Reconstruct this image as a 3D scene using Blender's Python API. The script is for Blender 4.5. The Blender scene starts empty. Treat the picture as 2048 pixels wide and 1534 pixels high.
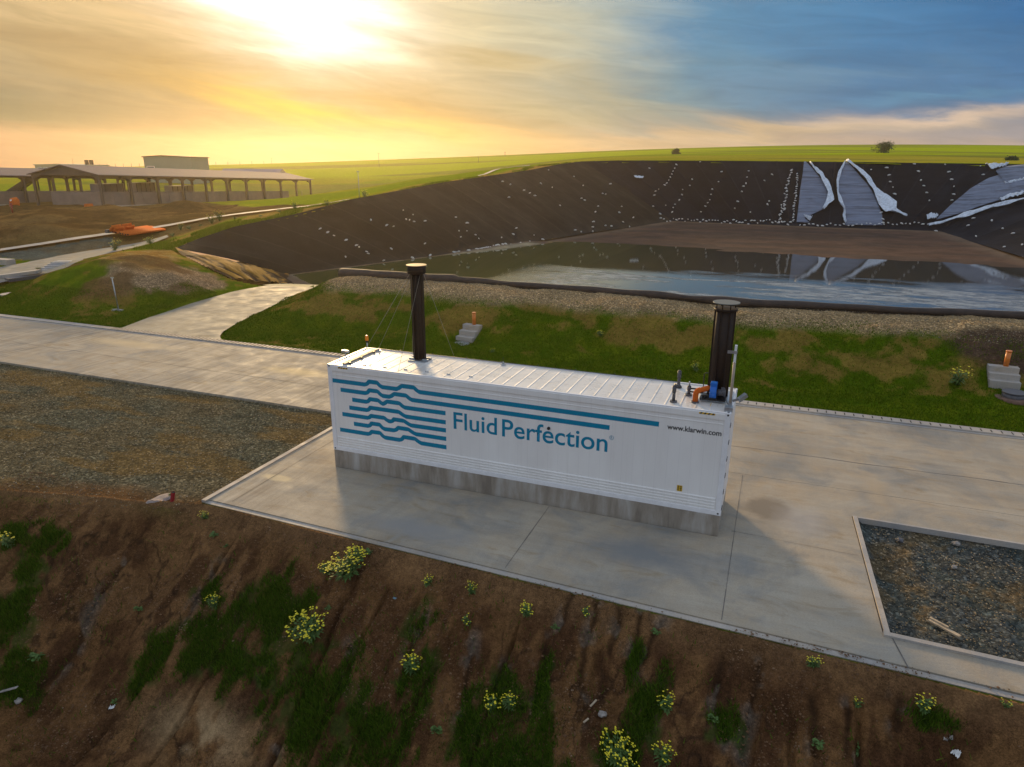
import bpy, bmesh, math, random
import numpy as np
from mathutils import Vector, Matrix
rad = math.radians
S = bpy.context.scene
COL = S.collection

# ------------------------------------------------------------------ camera
CAMP = np.array([12.9285, -17.2935, 9.4847]); YAW, PITCH, ROLL, FPX = -0.3693, 0.307, 0.0046, 1378.3
def cam_axes():
    cy, sy, cp, sp = math.cos(YAW), math.sin(YAW), math.cos(PITCH), math.sin(PITCH)
    f = np.array([sy*cp, cy*cp, -sp]); r = np.array([cy, -sy, 0.0]); u = np.cross(r, f)
    cr, sr = math.cos(ROLL), math.sin(ROLL)
    return cr*r + sr*u, -sr*r + cr*u, f
CR, CU, CF = cam_axes()
cam_d = bpy.data.cameras.new('camera'); cam = bpy.data.objects.new('camera', cam_d); COL.objects.link(cam)
cam_d.sensor_width = 36; cam_d.lens = 36*FPX/2048; cam_d.clip_start = 0.1; cam_d.clip_end = 9000
cam.matrix_world = Matrix(((CR[0], CU[0], -CF[0], CAMP[0]), (CR[1], CU[1], -CF[1], CAMP[1]), (CR[2], CU[2], -CF[2], CAMP[2]), (0, 0, 0, 1)))
S.camera = cam
def ray(px, py): return CR*(px-1024)/FPX - CU*(py-767)/FPX + CF
def at(px, py, z=0.0):                       # photo point on a level of known height
    d = ray(px, py); return CAMP + d*((z-CAMP[2])/d[2])
def aty(px, py, y):
    d = ray(px, py); return CAMP + d*((y-CAMP[1])/d[1])
def atd(px, py, dist): return CAMP + ray(px, py)*dist

# ------------------------------------------------------------------ view and light
S.view_settings.view_transform = 'Standard'; S.view_settings.look = 'None'
S.view_settings.exposure = 0.0; S.view_settings.gamma = 1.0
SUN_AZ, SUN_EL = rad(-37.5), rad(11.5)       # azimuth from +y towards +x
sun_d = bpy.data.lights.new('sun', 'SUN'); sun_d.energy = 4.9; sun_d.angle = rad(7); sun_d.color = (1.0, 0.68, 0.32)
sun = bpy.data.objects.new('sun', sun_d); COL.objects.link(sun)
sd = Vector((math.sin(SUN_AZ)*math.cos(SUN_EL), math.cos(SUN_AZ)*math.cos(SUN_EL), math.sin(SUN_EL)))
sun.rotation_euler = (-sd).to_track_quat('-Z', 'Y').to_euler(); sun.location = (-60, 80, 40)

class NT:                                    # tiny node-tree helper
    def __init__(s, t): s.t = t; s.n = t.nodes; s.l = t.links
    def new(s, ty, **k):
        n = s.n.new(ty)
        for a, b in k.items(): setattr(n, a, b)
        return n
    def put(s, sock, v):
        if isinstance(v, bpy.types.NodeSocket): s.l.new(v, sock)
        elif v is not None: sock.default_value = v
    def m(s, op, a, b=None, c=None, clamp=False):
        n = s.new('ShaderNodeMath', operation=op, use_clamp=clamp)
        s.put(n.inputs[0], a); s.put(n.inputs[1], b); s.put(n.inputs[2], c); return n.outputs[0]
    def mix(s, f, a, b, mode='MIX'):
        n = s.new('ShaderNodeMix', data_type='RGBA', blend_type=mode)
        s.put(n.inputs[0], f); s.put(n.inputs[6], a if not isinstance(a, tuple) else (*a[:3], 1)); s.put(n.inputs[7], b if not isinstance(b, tuple) else (*b[:3], 1)); return n.outputs[2]
    def noise(s, vec, scale, detail=6, rough=.55, dist=0.0, col=False):
        n = s.new('ShaderNodeTexNoise'); s.put(n.inputs['Vector'], vec)
        n.inputs['Scale'].default_value = scale; n.inputs['Detail'].default_value = detail
        n.inputs['Roughness'].default_value = rough; n.inputs['Distortion'].default_value = dist
        return n.outputs['Color' if col else 'Fac']
    def xyz(s, x, y, z):
        n = s.new('ShaderNodeCombineXYZ'); s.put(n.inputs[0], x); s.put(n.inputs[1], y); s.put(n.inputs[2], z); return n.outputs[0]
    def ramp(s, f, stops):
        n = s.new('ShaderNodeValToRGB'); e = n.color_ramp.elements
        while len(e) < len(stops): e.new(0.5)
        for el, (p, c) in zip(e, stops): el.position = p; el.color = (*c, 1) if isinstance(c, tuple) else (c, c, c, 1)
        s.put(n.inputs[0], f); return n.outputs[0]
    def mapping(s, vec, scale=(1, 1, 1), rot=(0, 0, 0)):
        n = s.new('ShaderNodeMapping'); s.put(n.inputs[0], vec); n.inputs['Scale'].default_value = scale; n.inputs['Rotation'].default_value = rot; return n.outputs[0]

def lin(r, g, b):
    f = lambda v: (v/255/12.92) if v/255 <= .04045 else ((v/255+.055)/1.055)**2.4
    return (f(r), f(g), f(b))

# ------------------------------------------------------------------ sky: evening cloud by direction; added pale fill over Nishita out of frame
W = bpy.data.worlds.new('World'); S.world = W; W.use_nodes = True
t = NT(W.node_tree); t.n.clear()
out = t.new('ShaderNodeOutputWorld'); bg = t.new('ShaderNodeBackground'); t.l.new(bg.outputs[0], out.inputs[0])
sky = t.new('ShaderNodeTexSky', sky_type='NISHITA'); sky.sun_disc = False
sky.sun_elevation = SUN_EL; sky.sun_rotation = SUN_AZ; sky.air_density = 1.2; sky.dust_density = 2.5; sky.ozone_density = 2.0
tc = t.new('ShaderNodeTexCoord'); sep = t.new('ShaderNodeSeparateXYZ'); t.l.new(tc.outputs['Generated'], sep.inputs[0])
X, Y, Z = sep.outputs
az = t.m('MULTIPLY', t.m('ARCTAN2', X, Y), 57.2958)
el = t.m('MULTIPLY', t.m('ARCSINE', Z), 57.2958)
nz = tc.outputs['Generated']
# streaky turbulence drawn out along the clouds' drift (they slope down to the right on the left half)
pv = t.xyz(t.m('MULTIPLY', az, .055), t.m('ADD', t.m('MULTIPLY', el, .30), t.m('MULTIPLY', az, .05)), 0.0)
n1 = t.noise(pv, 1.3, 7, .55, .6, col=True)
ns = t.new('ShaderNodeSeparateColor'); t.l.new(n1, ns.inputs[0])
u = t.m('ADD', az, t.m('MULTIPLY', t.m('SUBTRACT', ns.outputs[0], .5), 11))
v = t.m('ADD', el, t.m('MULTIPLY', t.m('SUBTRACT', ns.outputs[1], .5), 4.5))
# smooth base by azimuth, then by height
base_low = t.ramp(t.m('DIVIDE', t.m('ADD', az, 60), 80), [(0, lin(204, 156, 120)), (.28, lin(214, 166, 120)), (.5, lin(212, 172, 120)), (.72, lin(222, 186, 142)), (1, lin(206, 182, 166))])
base_mid = t.ramp(t.m('DIVIDE', t.m('ADD', u, 60), 80), [(0, lin(120, 120, 104)), (.2, lin(156, 140, 108)), (.4, lin(184, 158, 112)), (.52, lin(166, 162, 138)), (.63, lin(108, 146, 160)), (.8, lin(74, 122, 162)), (1, lin(80, 120, 156))])
base_top = t.ramp(t.m('DIVIDE', t.m('ADD', u, 60), 80), [(0, lin(208, 182, 138)), (.2, lin(220, 194, 146)), (.45, lin(214, 204, 168)), (.55, lin(176, 186, 176)), (.66, lin(88, 140, 174)), (1, lin(46, 106, 164))])
c = t.mix(t.m('SMOOTH_MIN', t.m('DIVIDE', t.m('MAXIMUM', t.m('SUBTRACT', v, .4), 0.0), 3.6), 1.0, .3), base_low, base_mid)
c = t.mix(t.m('DIVIDE', t.m('SUBTRACT', v, 4.2), 5.0, clamp=True), c, base_top)
def blob(c, bu, bv, su, sv, tilt, colr, w, gain=1.0):
    du = t.m('SUBTRACT', u, bu); dv = t.m('ADD', t.m('SUBTRACT', v, bv), t.m('MULTIPLY', du, tilt))
    a = t.m('DIVIDE', du, su); b = t.m('DIVIDE', dv, sv)
    r2 = t.m('ADD', t.m('MULTIPLY', a, a), t.m('MULTIPLY', b, b))
    f = t.m('MULTIPLY', t.m('EXPONENT', t.m('MULTIPLY', r2, -1.0)), w, clamp=True)
    return t.mix(f, c, tuple(gain*k for k in lin(*colr)))
c = blob(c, -51, 7.6, 10, 1.3, .12, (176, 152, 112), .9)
c = blob(c, -46, 5.6, 7, .8, .14, (160, 136, 92), .6)
c = blob(c, -56, 3.6, 9, 1.2, .07, (118, 122, 100), .95)
c = blob(c, -38, 4.4, 5.5, 1.1, .15, (255, 200, 84), .9)
c = blob(c, -29, 2.6, 6, 1.0, .08, (240, 196, 104), .6)
c = blob(c, -46, 9.6, 4.5, 1.2, .2, (208, 178, 130), .8)
c = blob(c, -24, 7.6, 6, .7, .12, (186, 168, 124), .85)
c = blob(c, -18, 9.6, 5, 1.6, .1, (196, 190, 160), .6)
c = blob(c, -18, 4.1, 8, 1.2, .06, (192, 180, 140), .6)
c = blob(c, 9, 3.3, 8, .45, -.06, (232, 204, 178), .85)
c = blob(c, 2, 6.0, 7, .7, -.03, (112, 148, 172), .5)
c = blob(c, -2, 2.3, 12, .5, -.05, (218, 190, 150), .7)
c = blob(c, 7, 4.6, 6, .35, -.07, (96, 150, 182), .6)
c = blob(c, -32, 7.9, 5.5, .9, .10, (255, 240, 204), .7, 1.05)
c = blob(c, -37, 10.4, 6.4, 2.5, .16, (255, 248, 232), 1.6, 1.25)
# fine wisps
wisp = t.noise(t.xyz(t.m('MULTIPLY', az, .10), t.m('ADD', t.m('MULTIPLY', el, .75), t.m('MULTIPLY', az, .06)), 3.0), 1.4, 8, .6, .8)
wf = t.ramp(wisp, [(.32, .88), (.68, 1.10)])
c = t.mix(1.0, c, wf, 'MULTIPLY')
core = t.m('MULTIPLY', t.m('EXPONENT', t.m('MULTIPLY', t.m('ADD', t.m('POWER', t.m('DIVIDE', t.m('ADD', az, 37), 6.0), 2.0), t.m('POWER', t.m('DIVIDE', t.m('SUBTRACT', el, 12), 2.2), 2.0)), -1.0)), .6)
c = t.mix(1.0, c, t.mix(core, (0, 0, 0), (1.0, .9, .7)), 'ADD')
# higher up and behind the camera: unseen pale sky, brightened as fill light
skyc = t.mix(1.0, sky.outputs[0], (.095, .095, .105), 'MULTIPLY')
fill_sky = t.mix(.82, skyc, lin(192, 204, 222))
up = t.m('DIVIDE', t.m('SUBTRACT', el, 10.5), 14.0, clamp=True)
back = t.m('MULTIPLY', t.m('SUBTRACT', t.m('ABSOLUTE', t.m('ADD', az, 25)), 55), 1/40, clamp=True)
c = t.mix(t.m('MAXIMUM', up, back), c, fill_sky)
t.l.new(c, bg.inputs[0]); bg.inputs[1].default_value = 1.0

# ------------------------------------------------------------------ helpers
def tag(o, label=None, cat=None, group=None, kind=None):
    if label: o['label'] = label
    if cat: o['category'] = cat
    if group: o['group'] = group
    if kind: o['kind'] = kind
    return o
def link(name, me, mat=None, parent=None):
    o = bpy.data.objects.new(name, me); COL.objects.link(o)
    if mat is not None:
        for m_ in (mat if isinstance(mat, (list, tuple)) else [mat]): me.materials.append(m_)
    if parent is not None: o.parent = parent
    return o
def empty(name, loc=(0, 0, 0), rz=0.0):
    o = bpy.data.objects.new(name, None); COL.objects.link(o); o.location = loc; o.rotation_euler = (0, 0, rz); o.empty_display_size = .2
    return o
class MB:                                     # collects shapes into one mesh
    def __init__(s): s.v = []; s.f = []; s.mi = []; s.sm = []
    def add(s, vs, fs, mi=0, sm=False):
        b = len(s.v); s.v += [tuple(map(float, p)) for p in vs]; s.f += [tuple(b+i for i in f) for f in fs]; s.mi += [mi]*len(fs); s.sm += [sm]*len(fs); return s
    def box(s, x0, y0, z0, x1, y1, z1, mi=0):
        return s.add([(x0, y0, z0), (x1, y0, z0), (x1, y1, z0), (x0, y1, z0), (x0, y0, z1), (x1, y0, z1), (x1, y1, z1), (x0, y1, z1)],
                     [(0, 3, 2, 1), (4, 5, 6, 7), (0, 1, 5, 4), (1, 2, 6, 5), (2, 3, 7, 6), (3, 0, 4, 7)], mi)
    def bar(s, a, b, w, h, mi=0, up=(0, 0, 1)):       # box along a-b
        a = Vector(a); b = Vector(b); d = (b-a).normalized(); up = Vector(up)
        if abs(d.dot(up)) > .98: up = Vector((0, 1, 0))
        r = d.cross(up).normalized()*w/2; q = r.cross(d).normalized()*h/2
        vs = [a-r-q, a+r-q, a+r+q, a-r+q, b-r-q, b+r-q, b+r+q, b-r+q]
        return s.add(vs, [(0, 1, 2, 3), (4, 7, 6, 5), (0, 4, 5, 1), (1, 5, 6, 2), (2, 6, 7, 3), (3, 7, 4, 0)], mi)
    def tube(s, pts, r, n=12, mi=0, cap=True, sm=True):
        pts = [Vector(p) for p in pts]; rs = r if isinstance(r, (list, tuple)) else [r]*len(pts)
        vs = []; ref = None
        for i, p in enumerate(pts):
            d = ((pts[i+1]-p) if i == 0 else (p-pts[i-1]) if i == len(pts)-1 else (pts[i+1]-pts[i-1])).normalized()
            if ref is None or abs(d.dot(ref)) > .99: ref = Vector((0, 0, 1)) if abs(d.z) < .9 else Vector((1, 0, 0))
            a = d.cross(ref).normalized(); b = d.cross(a).normalized()
            for k in range(n):
                an = 2*math.pi*k/n; vs.append(p + (a*math.cos(an)+b*math.sin(an))*rs[i])
        fs = [(i*n+k, i*n+(k+1) % n, (i+1)*n+(k+1) % n, (i+1)*n+k) for i in range(len(pts)-1) for k in range(n)]
        s.add(vs, fs, mi, sm)
        if cap:
            L = len(pts)-1; b = len(s.v)-len(vs)
            s.f += [tuple(b+k for k in range(n)), tuple(b+L*n+n-1-k for k in range(n))]; s.mi += [mi]*2; s.sm += [False]*2
        return s
    def cyl(s, x, y, z0, z1, r, n=24, mi=0): return s.tube([(x, y, z0), (x, y, z1)], r, n, mi)
    def poly(s, pts, mi=0): return s.add(pts, [tuple(range(len(pts)))], mi)
    def prism(s, pts, axis, t0, t1, mi=0):          # 2D outline extruded along axis
        n = len(pts)
        def P(p, t): return {'x': (t, p[0], p[1]), 'y': (p[0], t, p[1]), 'z': (p[0], p[1], t)}[axis]
        vs = [P(p, t0) for p in pts]+[P(p, t1) for p in pts]
        return s.add(vs, [tuple(range(n)), tuple(range(2*n-1, n-1, -1))]+[(i, (i+1) % n, n+(i+1) % n, n+i) for i in range(n)], mi)
    def mesh(s, name, fix=True):
        me = bpy.data.meshes.new(name); me.from_pydata(s.v, [], s.f)
        me.polygons.foreach_set('material_index', s.mi); me.polygons.foreach_set('use_smooth', s.sm); me.update()
        if fix:
            bm = bmesh.new(); bm.from_mesh(me); bmesh.ops.recalc_face_normals(bm, faces=bm.faces); bm.to_mesh(me); bm.free()
        return me
    def build(s, name, mat, parent=None, bevel=0.0, fix=True):
        o = link(name, s.mesh(name, fix), mat, parent)
        if bevel:
            b = o.modifiers.new('bevel', 'BEVEL'); b.width = bevel; b.segments = 2; b.limit_method = 'ANGLE'; b.angle_limit = rad(40)
        return o
def np_mesh(name, V, F, mat, parent=None, smooth=True, colors=None):
    me = bpy.data.meshes.new(name); V = np.asarray(V, np.float32); F = np.asarray(F, np.int32); k = F.shape[1]
    me.vertices.add(len(V)); me.vertices.foreach_set('co', V.ravel())
    me.loops.add(F.size); me.loops.foreach_set('vertex_index', F.ravel())
    me.polygons.add(len(F)); me.polygons.foreach_set('loop_start', np.arange(0, F.size, k, dtype=np.int32))
    try: me.polygons.foreach_set('loop_total', np.full(len(F), k, np.int32))
    except Exception: pass
    me.polygons.foreach_set('use_smooth', np.full(len(F), smooth)); me.update(calc_edges=True)
    if colors is not None:
        for nm, C in colors.items():
            a = me.color_attributes.new(nm, 'FLOAT_COLOR', 'POINT'); Cc = np.ones((len(V), 4), np.float32); Cc[:, :C.shape[1]] = C; a.data.foreach_set('color', Cc.ravel())
    return link(name, me, mat, parent)
def grid_faces(nr, nc, keep=None):
    i = np.arange(nr*nc).reshape(nr, nc)
    F = np.stack([i[:-1, :-1], i[:-1, 1:], i[1:, 1:], i[1:, :-1]], -1).reshape(-1, 4)
    return F if keep is None else F[keep.reshape(-1)]
def copy_tree(o, parent=None):
    c_ = o.copy(); COL.objects.link(c_)
    if parent is not None: c_.parent = parent
    for ch in list(o.children): copy_tree(ch, c_)
    return c_

# value noise in numpy
def _h(ix, iy, s):
    n = (ix.astype(np.int64)*374761393 + iy.astype(np.int64)*668265263 + s*1442695041) & 0xffffffff
    n = ((n ^ (n >> 13))*1274126177) & 0xffffffff
    return ((n ^ (n >> 16)) & 0xffffff)/float(0xffffff)
def vn(x, y, s=0):
    xi = np.floor(x); yi = np.floor(y); fx = x-xi; fy = y-yi; fx = fx*fx*(3-2*fx); fy = fy*fy*(3-2*fy)
    a = _h(xi, yi, s); b = _h(xi+1, yi, s); c_ = _h(xi, yi+1, s); d = _h(xi+1, yi+1, s)
    return (a*(1-fx)+b*fx)*(1-fy)+(c_*(1-fx)+d*fx)*fy
def fbm(x, y, o=4, s=0, g=.5):
    r = 0; a = 1; t_ = 0
    for k in range(o): r = r+a*vn(x*2**k+17.3*k, y*2**k-9.1*k, s+k); t_ += a; a *= g
    return r/t_
def sst(a, b, x):
    k = np.clip((x-a)/(b-a), 0, 1); return k*k*(3-2*k)
def inpoly(x, y, P):
    r = np.zeros(np.shape(x), bool); n = len(P)
    for i in range(n):
        x0, y0 = P[i][:2]; x1, y1 = P[(i+1) % n][:2]
        if y0 == y1: continue
        r ^= ((y0 > y) != (y1 > y)) & (x < (x1-x0)*(y-y0)/(y1-y0)+x0)
    return r
def pdist(x, y, P, closed=True):
    d = np.full(np.shape(x), 1e9); n = len(P)
    for i in range(n if closed else n-1):
        a = np.array(P[i][:2]); b = np.array(P[(i+1) % n][:2]); e = b-a; L = max(e@e, 1e-9)
        k = np.clip(((x-a[0])*e[0]+(y-a[1])*e[1])/L, 0, 1); d = np.minimum(d, np.hypot(x-a[0]-k*e[0], y-a[1]-k*e[1]))
    return d
def sdist(x, y, P): return np.where(inpoly(x, y, P), -1, 1)*pdist(x, y, P)   # negative inside

# ------------------------------------------------------------------ materials
def mat(name, colr=(.5, .5, .5), rough=.7, metal=0.0, spec=.5, nscale=0, namp=.15, bump=0.0, bscale=40, coat=0.0, extra=None):
    M = bpy.data.materials.new(name); M.use_nodes = True; k = NT(M.node_tree); b = k.n['Principled BSDF']
    b.inputs['Roughness'].default_value = rough; b.inputs['Metallic'].default_value = metal
    b.inputs['Specular IOR Level'].default_value = spec; b.inputs['Coat Weight'].default_value = coat
    tcn = k.new('ShaderNodeTexCoord'); o = tcn.outputs['Object']
    base = (*colr, 1)
    if nscale:
        n = k.noise(o, nscale, 6, .6)
        lo = tuple(c_*(1-namp) for c_ in colr); hi = tuple(min(1, c_*(1+namp)) for c_ in colr)
        base = k.ramp(n, [(.3, lo), (.7, hi)])
        k.l.new(k.m('ADD', k.m('MULTIPLY', n, .25), rough-.12, clamp=True), b.inputs['Roughness'])
    if extra: base = extra(k, o, base, b)
    k.put(b.inputs['Base Color'], base)
    if bump:
        bn = k.new('ShaderNodeBump'); bn.inputs['Strength'].default_value = bump; bn.inputs['Distance'].default_value = .02
        k.l.new(k.noise(o, bscale, 5, .6), bn.inputs['Height']); k.l.new(bn.outputs[0], b.inputs['Normal'])
    return M

def concrete_extra(warm, streak_rot=0.0, streak=.10):
    def f(k, o, base, b):
        big = k.noise(o, .22, 8, .62, .6); mid = k.noise(o, 1.1, 8, .6, .4)
        st = k.noise(k.mapping(o, (5.5, .35, 1), (0, 0, streak_rot)), 1.0, 6, .65)
        st2 = k.noise(k.mapping(o, (.16, 1.8, 1)), 1.0, 6, .65, .5)
        c1 = k.ramp(big, [(.30, tuple(x*y for x, y in zip(warm, (.66, .72, .82)))), (.48, tuple(x*y for x, y in zip(warm, (.95, .97, 1.0)))), (.68, tuple(min(1, x*1.16) for x in warm))])
        c1 = k.mix(k.ramp(mid, [(.4, 0.0), (.75, .45)]), c1, tuple(x*y for x, y in zip(warm, (1.12, .93, .70))))
        c1 = k.mix(k.ramp(k.noise(o, .5, 6, .6, 1.0), [(.50, 0.0), (.70, .75)]), c1, tuple(x*y for x, y in zip(warm, (.60, .70, .86))))
        c1 = k.mix(k.ramp(k.noise(k.mapping(o, (.5, 1.5, 1), (0, 0, .5)), 1.0, 8, .68, 1.2), [(.56, 0.0), (.68, .55)]), c1, tuple(x*y for x, y in zip(warm, (.72, .62, .46))))
        sq = k.new('ShaderNodeSeparateXYZ'); k.l.new(o, sq.inputs[0]); lm = k.m('ADD', .12, k.m('MULTIPLY', k.m('SUBTRACT', 1.0, sq.outputs[0]), .25, clamp=True)); stm = k.m('MULTIPLY', lm, k.ramp(k.noise(o, .13, 4), [(.40, .2), (.58, 1.0)]), clamp=True); c1 = k.mix(stm, c1, k.mix(1.0, c1, k.ramp(st, [(.36, 1-streak*2.6), (.62, 1+streak*1.6)]), 'MULTIPLY'))
        c1 = k.mix(1.0, c1, k.ramp(k.noise(o, 22, 5, .7), [(.3, .90), (.7, 1.09)]), 'MULTIPLY')
        c1 = k.mix(1.0, c1, k.ramp(st2, [(.25, .86), (.7, 1.09)]), 'MULTIPLY')
        c1 = k.mix(k.ramp(k.noise(o, 14, 3, .5), [(.66, 0.0), (.74, .35)]), c1, tuple(x*.55 for x in warm))
        sp = k.new('ShaderNodeSeparateXYZ'); k.l.new(o, sp.inputs[0])
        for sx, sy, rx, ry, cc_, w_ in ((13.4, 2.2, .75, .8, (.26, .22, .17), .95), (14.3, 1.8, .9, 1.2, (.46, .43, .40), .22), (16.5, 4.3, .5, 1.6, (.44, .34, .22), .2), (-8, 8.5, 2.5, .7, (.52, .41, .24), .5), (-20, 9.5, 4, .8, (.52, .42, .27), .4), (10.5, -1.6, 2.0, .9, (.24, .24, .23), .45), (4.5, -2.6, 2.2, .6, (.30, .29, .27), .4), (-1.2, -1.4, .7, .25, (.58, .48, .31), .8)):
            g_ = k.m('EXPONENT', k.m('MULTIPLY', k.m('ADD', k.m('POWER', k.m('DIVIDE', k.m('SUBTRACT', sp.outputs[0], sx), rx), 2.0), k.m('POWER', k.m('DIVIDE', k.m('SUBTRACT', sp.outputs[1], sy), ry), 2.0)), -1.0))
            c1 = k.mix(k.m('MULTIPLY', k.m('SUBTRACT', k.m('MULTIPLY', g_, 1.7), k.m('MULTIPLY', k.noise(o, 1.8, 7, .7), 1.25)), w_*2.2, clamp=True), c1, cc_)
        k.l.new(k.ramp(mid, [(.3, .62), (.7, .9)]), b.inputs['Roughness'])
        return c1
    return f
M_conc = mat('road_concrete', rough=.8, spec=.05, bump=.35, bscale=9, extra=concrete_extra((.395, .345, .27), 0.0, .11))
M_ramp = mat('ramp_concrete', rough=.85, spec=.12, bump=.3, bscale=9, extra=concrete_extra((.31, .285, .225), 0.0, .02))
M_kerb = mat('kerb_concrete', rough=.85, bump=.3, bscale=20, extra=concrete_extra((.42, .38, .33)))
def plinth_x(k, o, base, b):
    drip = k.noise(k.mapping(o, (1.2, 1, .25)), 1.6, 7, .65, .3)
    c1 = k.ramp(drip, [(.3, (.17, .14, .11)), (.48, (.30, .26, .21)), (.62, (.40, .37, .33)), (.75, (.50, .48, .46))])
    sp = k.new('ShaderNodeSeparateXYZ'); k.l.new(o, sp.inputs[0])
    low = k.m('SUBTRACT', .30, k.m('ADD', sp.outputs[2], k.m('MULTIPLY', k.noise(o, 2.2, 5), .35)))
    return k.mix(k.m('MULTIPLY', low, 2.4, clamp=True), c1, (.20, .17, .13))
M_plinth = mat('plinth_concrete', rough=.85, bump=.4, bscale=14, extra=plinth_x)
M_joint = mat('joint_tar', (.12, .11, .10), .8, nscale=4, namp=.5)
M_dark = mat('dark_gap', (.02, .018, .016), .9)
def ground_x(k, o, base, b):
    at_ = k.new('ShaderNodeVertexColor', layer_name='albedo'); ms = k.new('ShaderNodeVertexColor', layer_name='mask')
    s_ = k.new('ShaderNodeSeparateColor'); k.l.new(ms.outputs[0], s_.inputs[0])   # R grass, G gravel, B soil
    c0 = at_.outputs[0]
    n = k.noise(o, 6, 8, .7); n2 = k.noise(o, 28, 5, .65); n3 = k.noise(o, .8, 6, .6)
    c1 = k.mix(1.0, c0, k.ramp(n, [(.25, .60), (.75, 1.42)]), 'MULTIPLY')
    so = s_.outputs[2]
    c1 = k.mix(so, c1, k.mix(1.0, c1, k.ramp(k.noise(o, 34, 6, .75), [(.28, .35), (.5, 1.0), (.72, 1.75)]), 'MULTIPLY'))
    vc = k.new('ShaderNodeTexVoronoi', feature='DISTANCE_TO_EDGE'); vc.inputs['Scale'].default_value = 5.5
    wv = k.new('ShaderNodeVectorMath', operation='ADD'); k.l.new(o, wv.inputs[0]); k.l.new(k.noise(o, 4, 4, .6, 0, True), wv.inputs[1]); k.l.new(wv.outputs[0], vc.inputs['Vector'])
    ck = k.m('MULTIPLY', k.m('LESS_THAN', vc.outputs['Distance'], .035), k.ramp(k.noise(o, .9, 4), [(.46, 0.0), (.56, .75)]))
    c1 = k.mix(k.m('MULTIPLY', ck, so), c1, (.022, .012, .007))
    c1 = k.mix(1.0, c1, k.ramp(n3, [(.3, .80), (.7, 1.2)]), 'MULTIPLY')
    vo = k.new('ShaderNodeTexVoronoi'); vo.inputs['Scale'].default_value = 16; k.l.new(o, vo.inputs['Vector'])
    vh = k.new('ShaderNodeSeparateColor'); k.l.new(vo.outputs['Color'], vh.inputs[0])
    stone = k.ramp(vh.outputs[0], [(0, .45), (.55, .9), (.88, 1.25), (1, 2.4)])
    c1 = k.mix(s_.outputs[1], c1, k.mix(1.0, c1, stone, 'MULTIPLY'))
    c1 = k.mix(k.m('MULTIPLY', s_.outputs[1], .35), c1, k.mix(1.0, c1, k.ramp(n2, [(.3, .5), (.7, 1.6)]), 'MULTIPLY'))
    bn = k.new('ShaderNodeBump'); bn.inputs['Strength'].default_value = .9; bn.inputs['Distance'].default_value = .06
    hgt = k.m('ADD', k.m('MULTIPLY', n, .7), k.m('ADD', k.m('MULTIPLY', n2, .35), k.m('MULTIPLY', vo.outputs['Distance'], -.3)))
    k.l.new(hgt, bn.inputs['Height']); k.l.new(bn.outputs[0], b.inputs['Normal'])
    b.inputs['Roughness'].default_value = 1.0; b.inputs['Specular IOR Level'].default_value = 0.0
    return c1
M_ground = mat('ground_cover', extra=ground_x)
def liner_x(k, o, base, b):
    at_ = k.new('ShaderNodeVertexColor', layer_name='albedo')
    n = k.noise(o, .35, 8, .65, .5); n2 = k.noise(o, 5, 6, .7)
    c1 = k.mix(1.0, at_.outputs[0], k.ramp(n, [(.3, .72), (.7, 1.3)]), 'MULTIPLY')
    c1 = k.mix(1.0, c1, k.ramp(n2, [(.3, .85), (.7, 1.15)]), 'MULTIPLY')
    bn = k.new('ShaderNodeBump'); bn.inputs['Strength'].default_value = .5; bn.inputs['Distance'].default_value = .1
    k.l.new(k.noise(o, 1.2, 7, .65), bn.inputs['Height']); k.l.new(bn.outputs[0], b.inputs['Normal'])
    b.inputs['Roughness'].default_value = .9; b.inputs['Specular IOR Level'].default_value = .06
    return c1
M_liner = mat('liner_geotextile', extra=liner_x)
def panel_x(k, o, base, b):
    sp = k.new('ShaderNodeSeparateXYZ'); k.l.new(o, sp.inputs[0])
    fx = k.m('FRACT', k.m('DIVIDE', sp.outputs[0], .305)); seam = k.m('LESS_THAN', fx, .03)
    n = k.noise(k.mapping(o, (1, 1, .25)), 1.5, 6, .6)
    c1 = k.ramp(n, [(.3, (.80, .78, .75)), (.7, (.88, .87, .84))])
    dn = k.noise(k.mapping(o, (3, 1, .12)), 2.0, 5, .6)
    c1 = k.mix(k.ramp(dn, [(.56, 0.0), (.8, .16)]), c1, (.45, .40, .33))
    return k.mix(k.m('MULTIPLY', seam, .16), c1, (.35, .34, .33))
M_white = mat('container_white_paint', rough=.42, coat=.15, extra=panel_x)
def roof_x(k, o, base, b):
    n = k.noise(o, 1.4, 7, .65, .3); n2 = k.noise(k.mapping(o, (6, .8, 1)), 1.0, 6, .6)
    c1 = k.ramp(n, [(.3, (.66, .62, .56)), (.6, (.79, .76, .71))])
    c1 = k.mix(k.ramp(n2, [(.55, 0.0), (.8, .4)]), c1, (.48, .38, .26))
    k.l.new(k.ramp(n, [(.3, .20), (.7, .42)]), b.inputs['Roughness'])
    return c1
M_roof = mat('container_roof_paint', rough=.3, spec=.6, coat=.3, extra=roof_x)
M_trim = mat('white_trim', (.80, .80, .81), .4, nscale=5, namp=.06)
M_teal = mat('logo_teal', (.0, .22, .37), .6, spec=.2)
M_black = mat('black_print', (.015, .015, .018), .5)
M_yellow = mat('hazard_yellow', (.75, .46, .02), .5)
M_stack = mat('stack_dark_brown', (.022, .012, .007), .6, spec=.3, nscale=9, namp=.35)
M_steel = mat('galvanised_steel', (.42, .45, .48), .35, metal=.8, nscale=8, namp=.2)
M_pgrey = mat('grey_plastic', (.085, .085, .095), .45, nscale=10, namp=.2)
M_orange = mat('orange_pipe', (.58, .13, .025), .95, spec=.03, nscale=6, namp=.15)
M_orange2 = mat('orange_pvc', (.68, .20, .03), .4, nscale=6, namp=.12)
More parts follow.
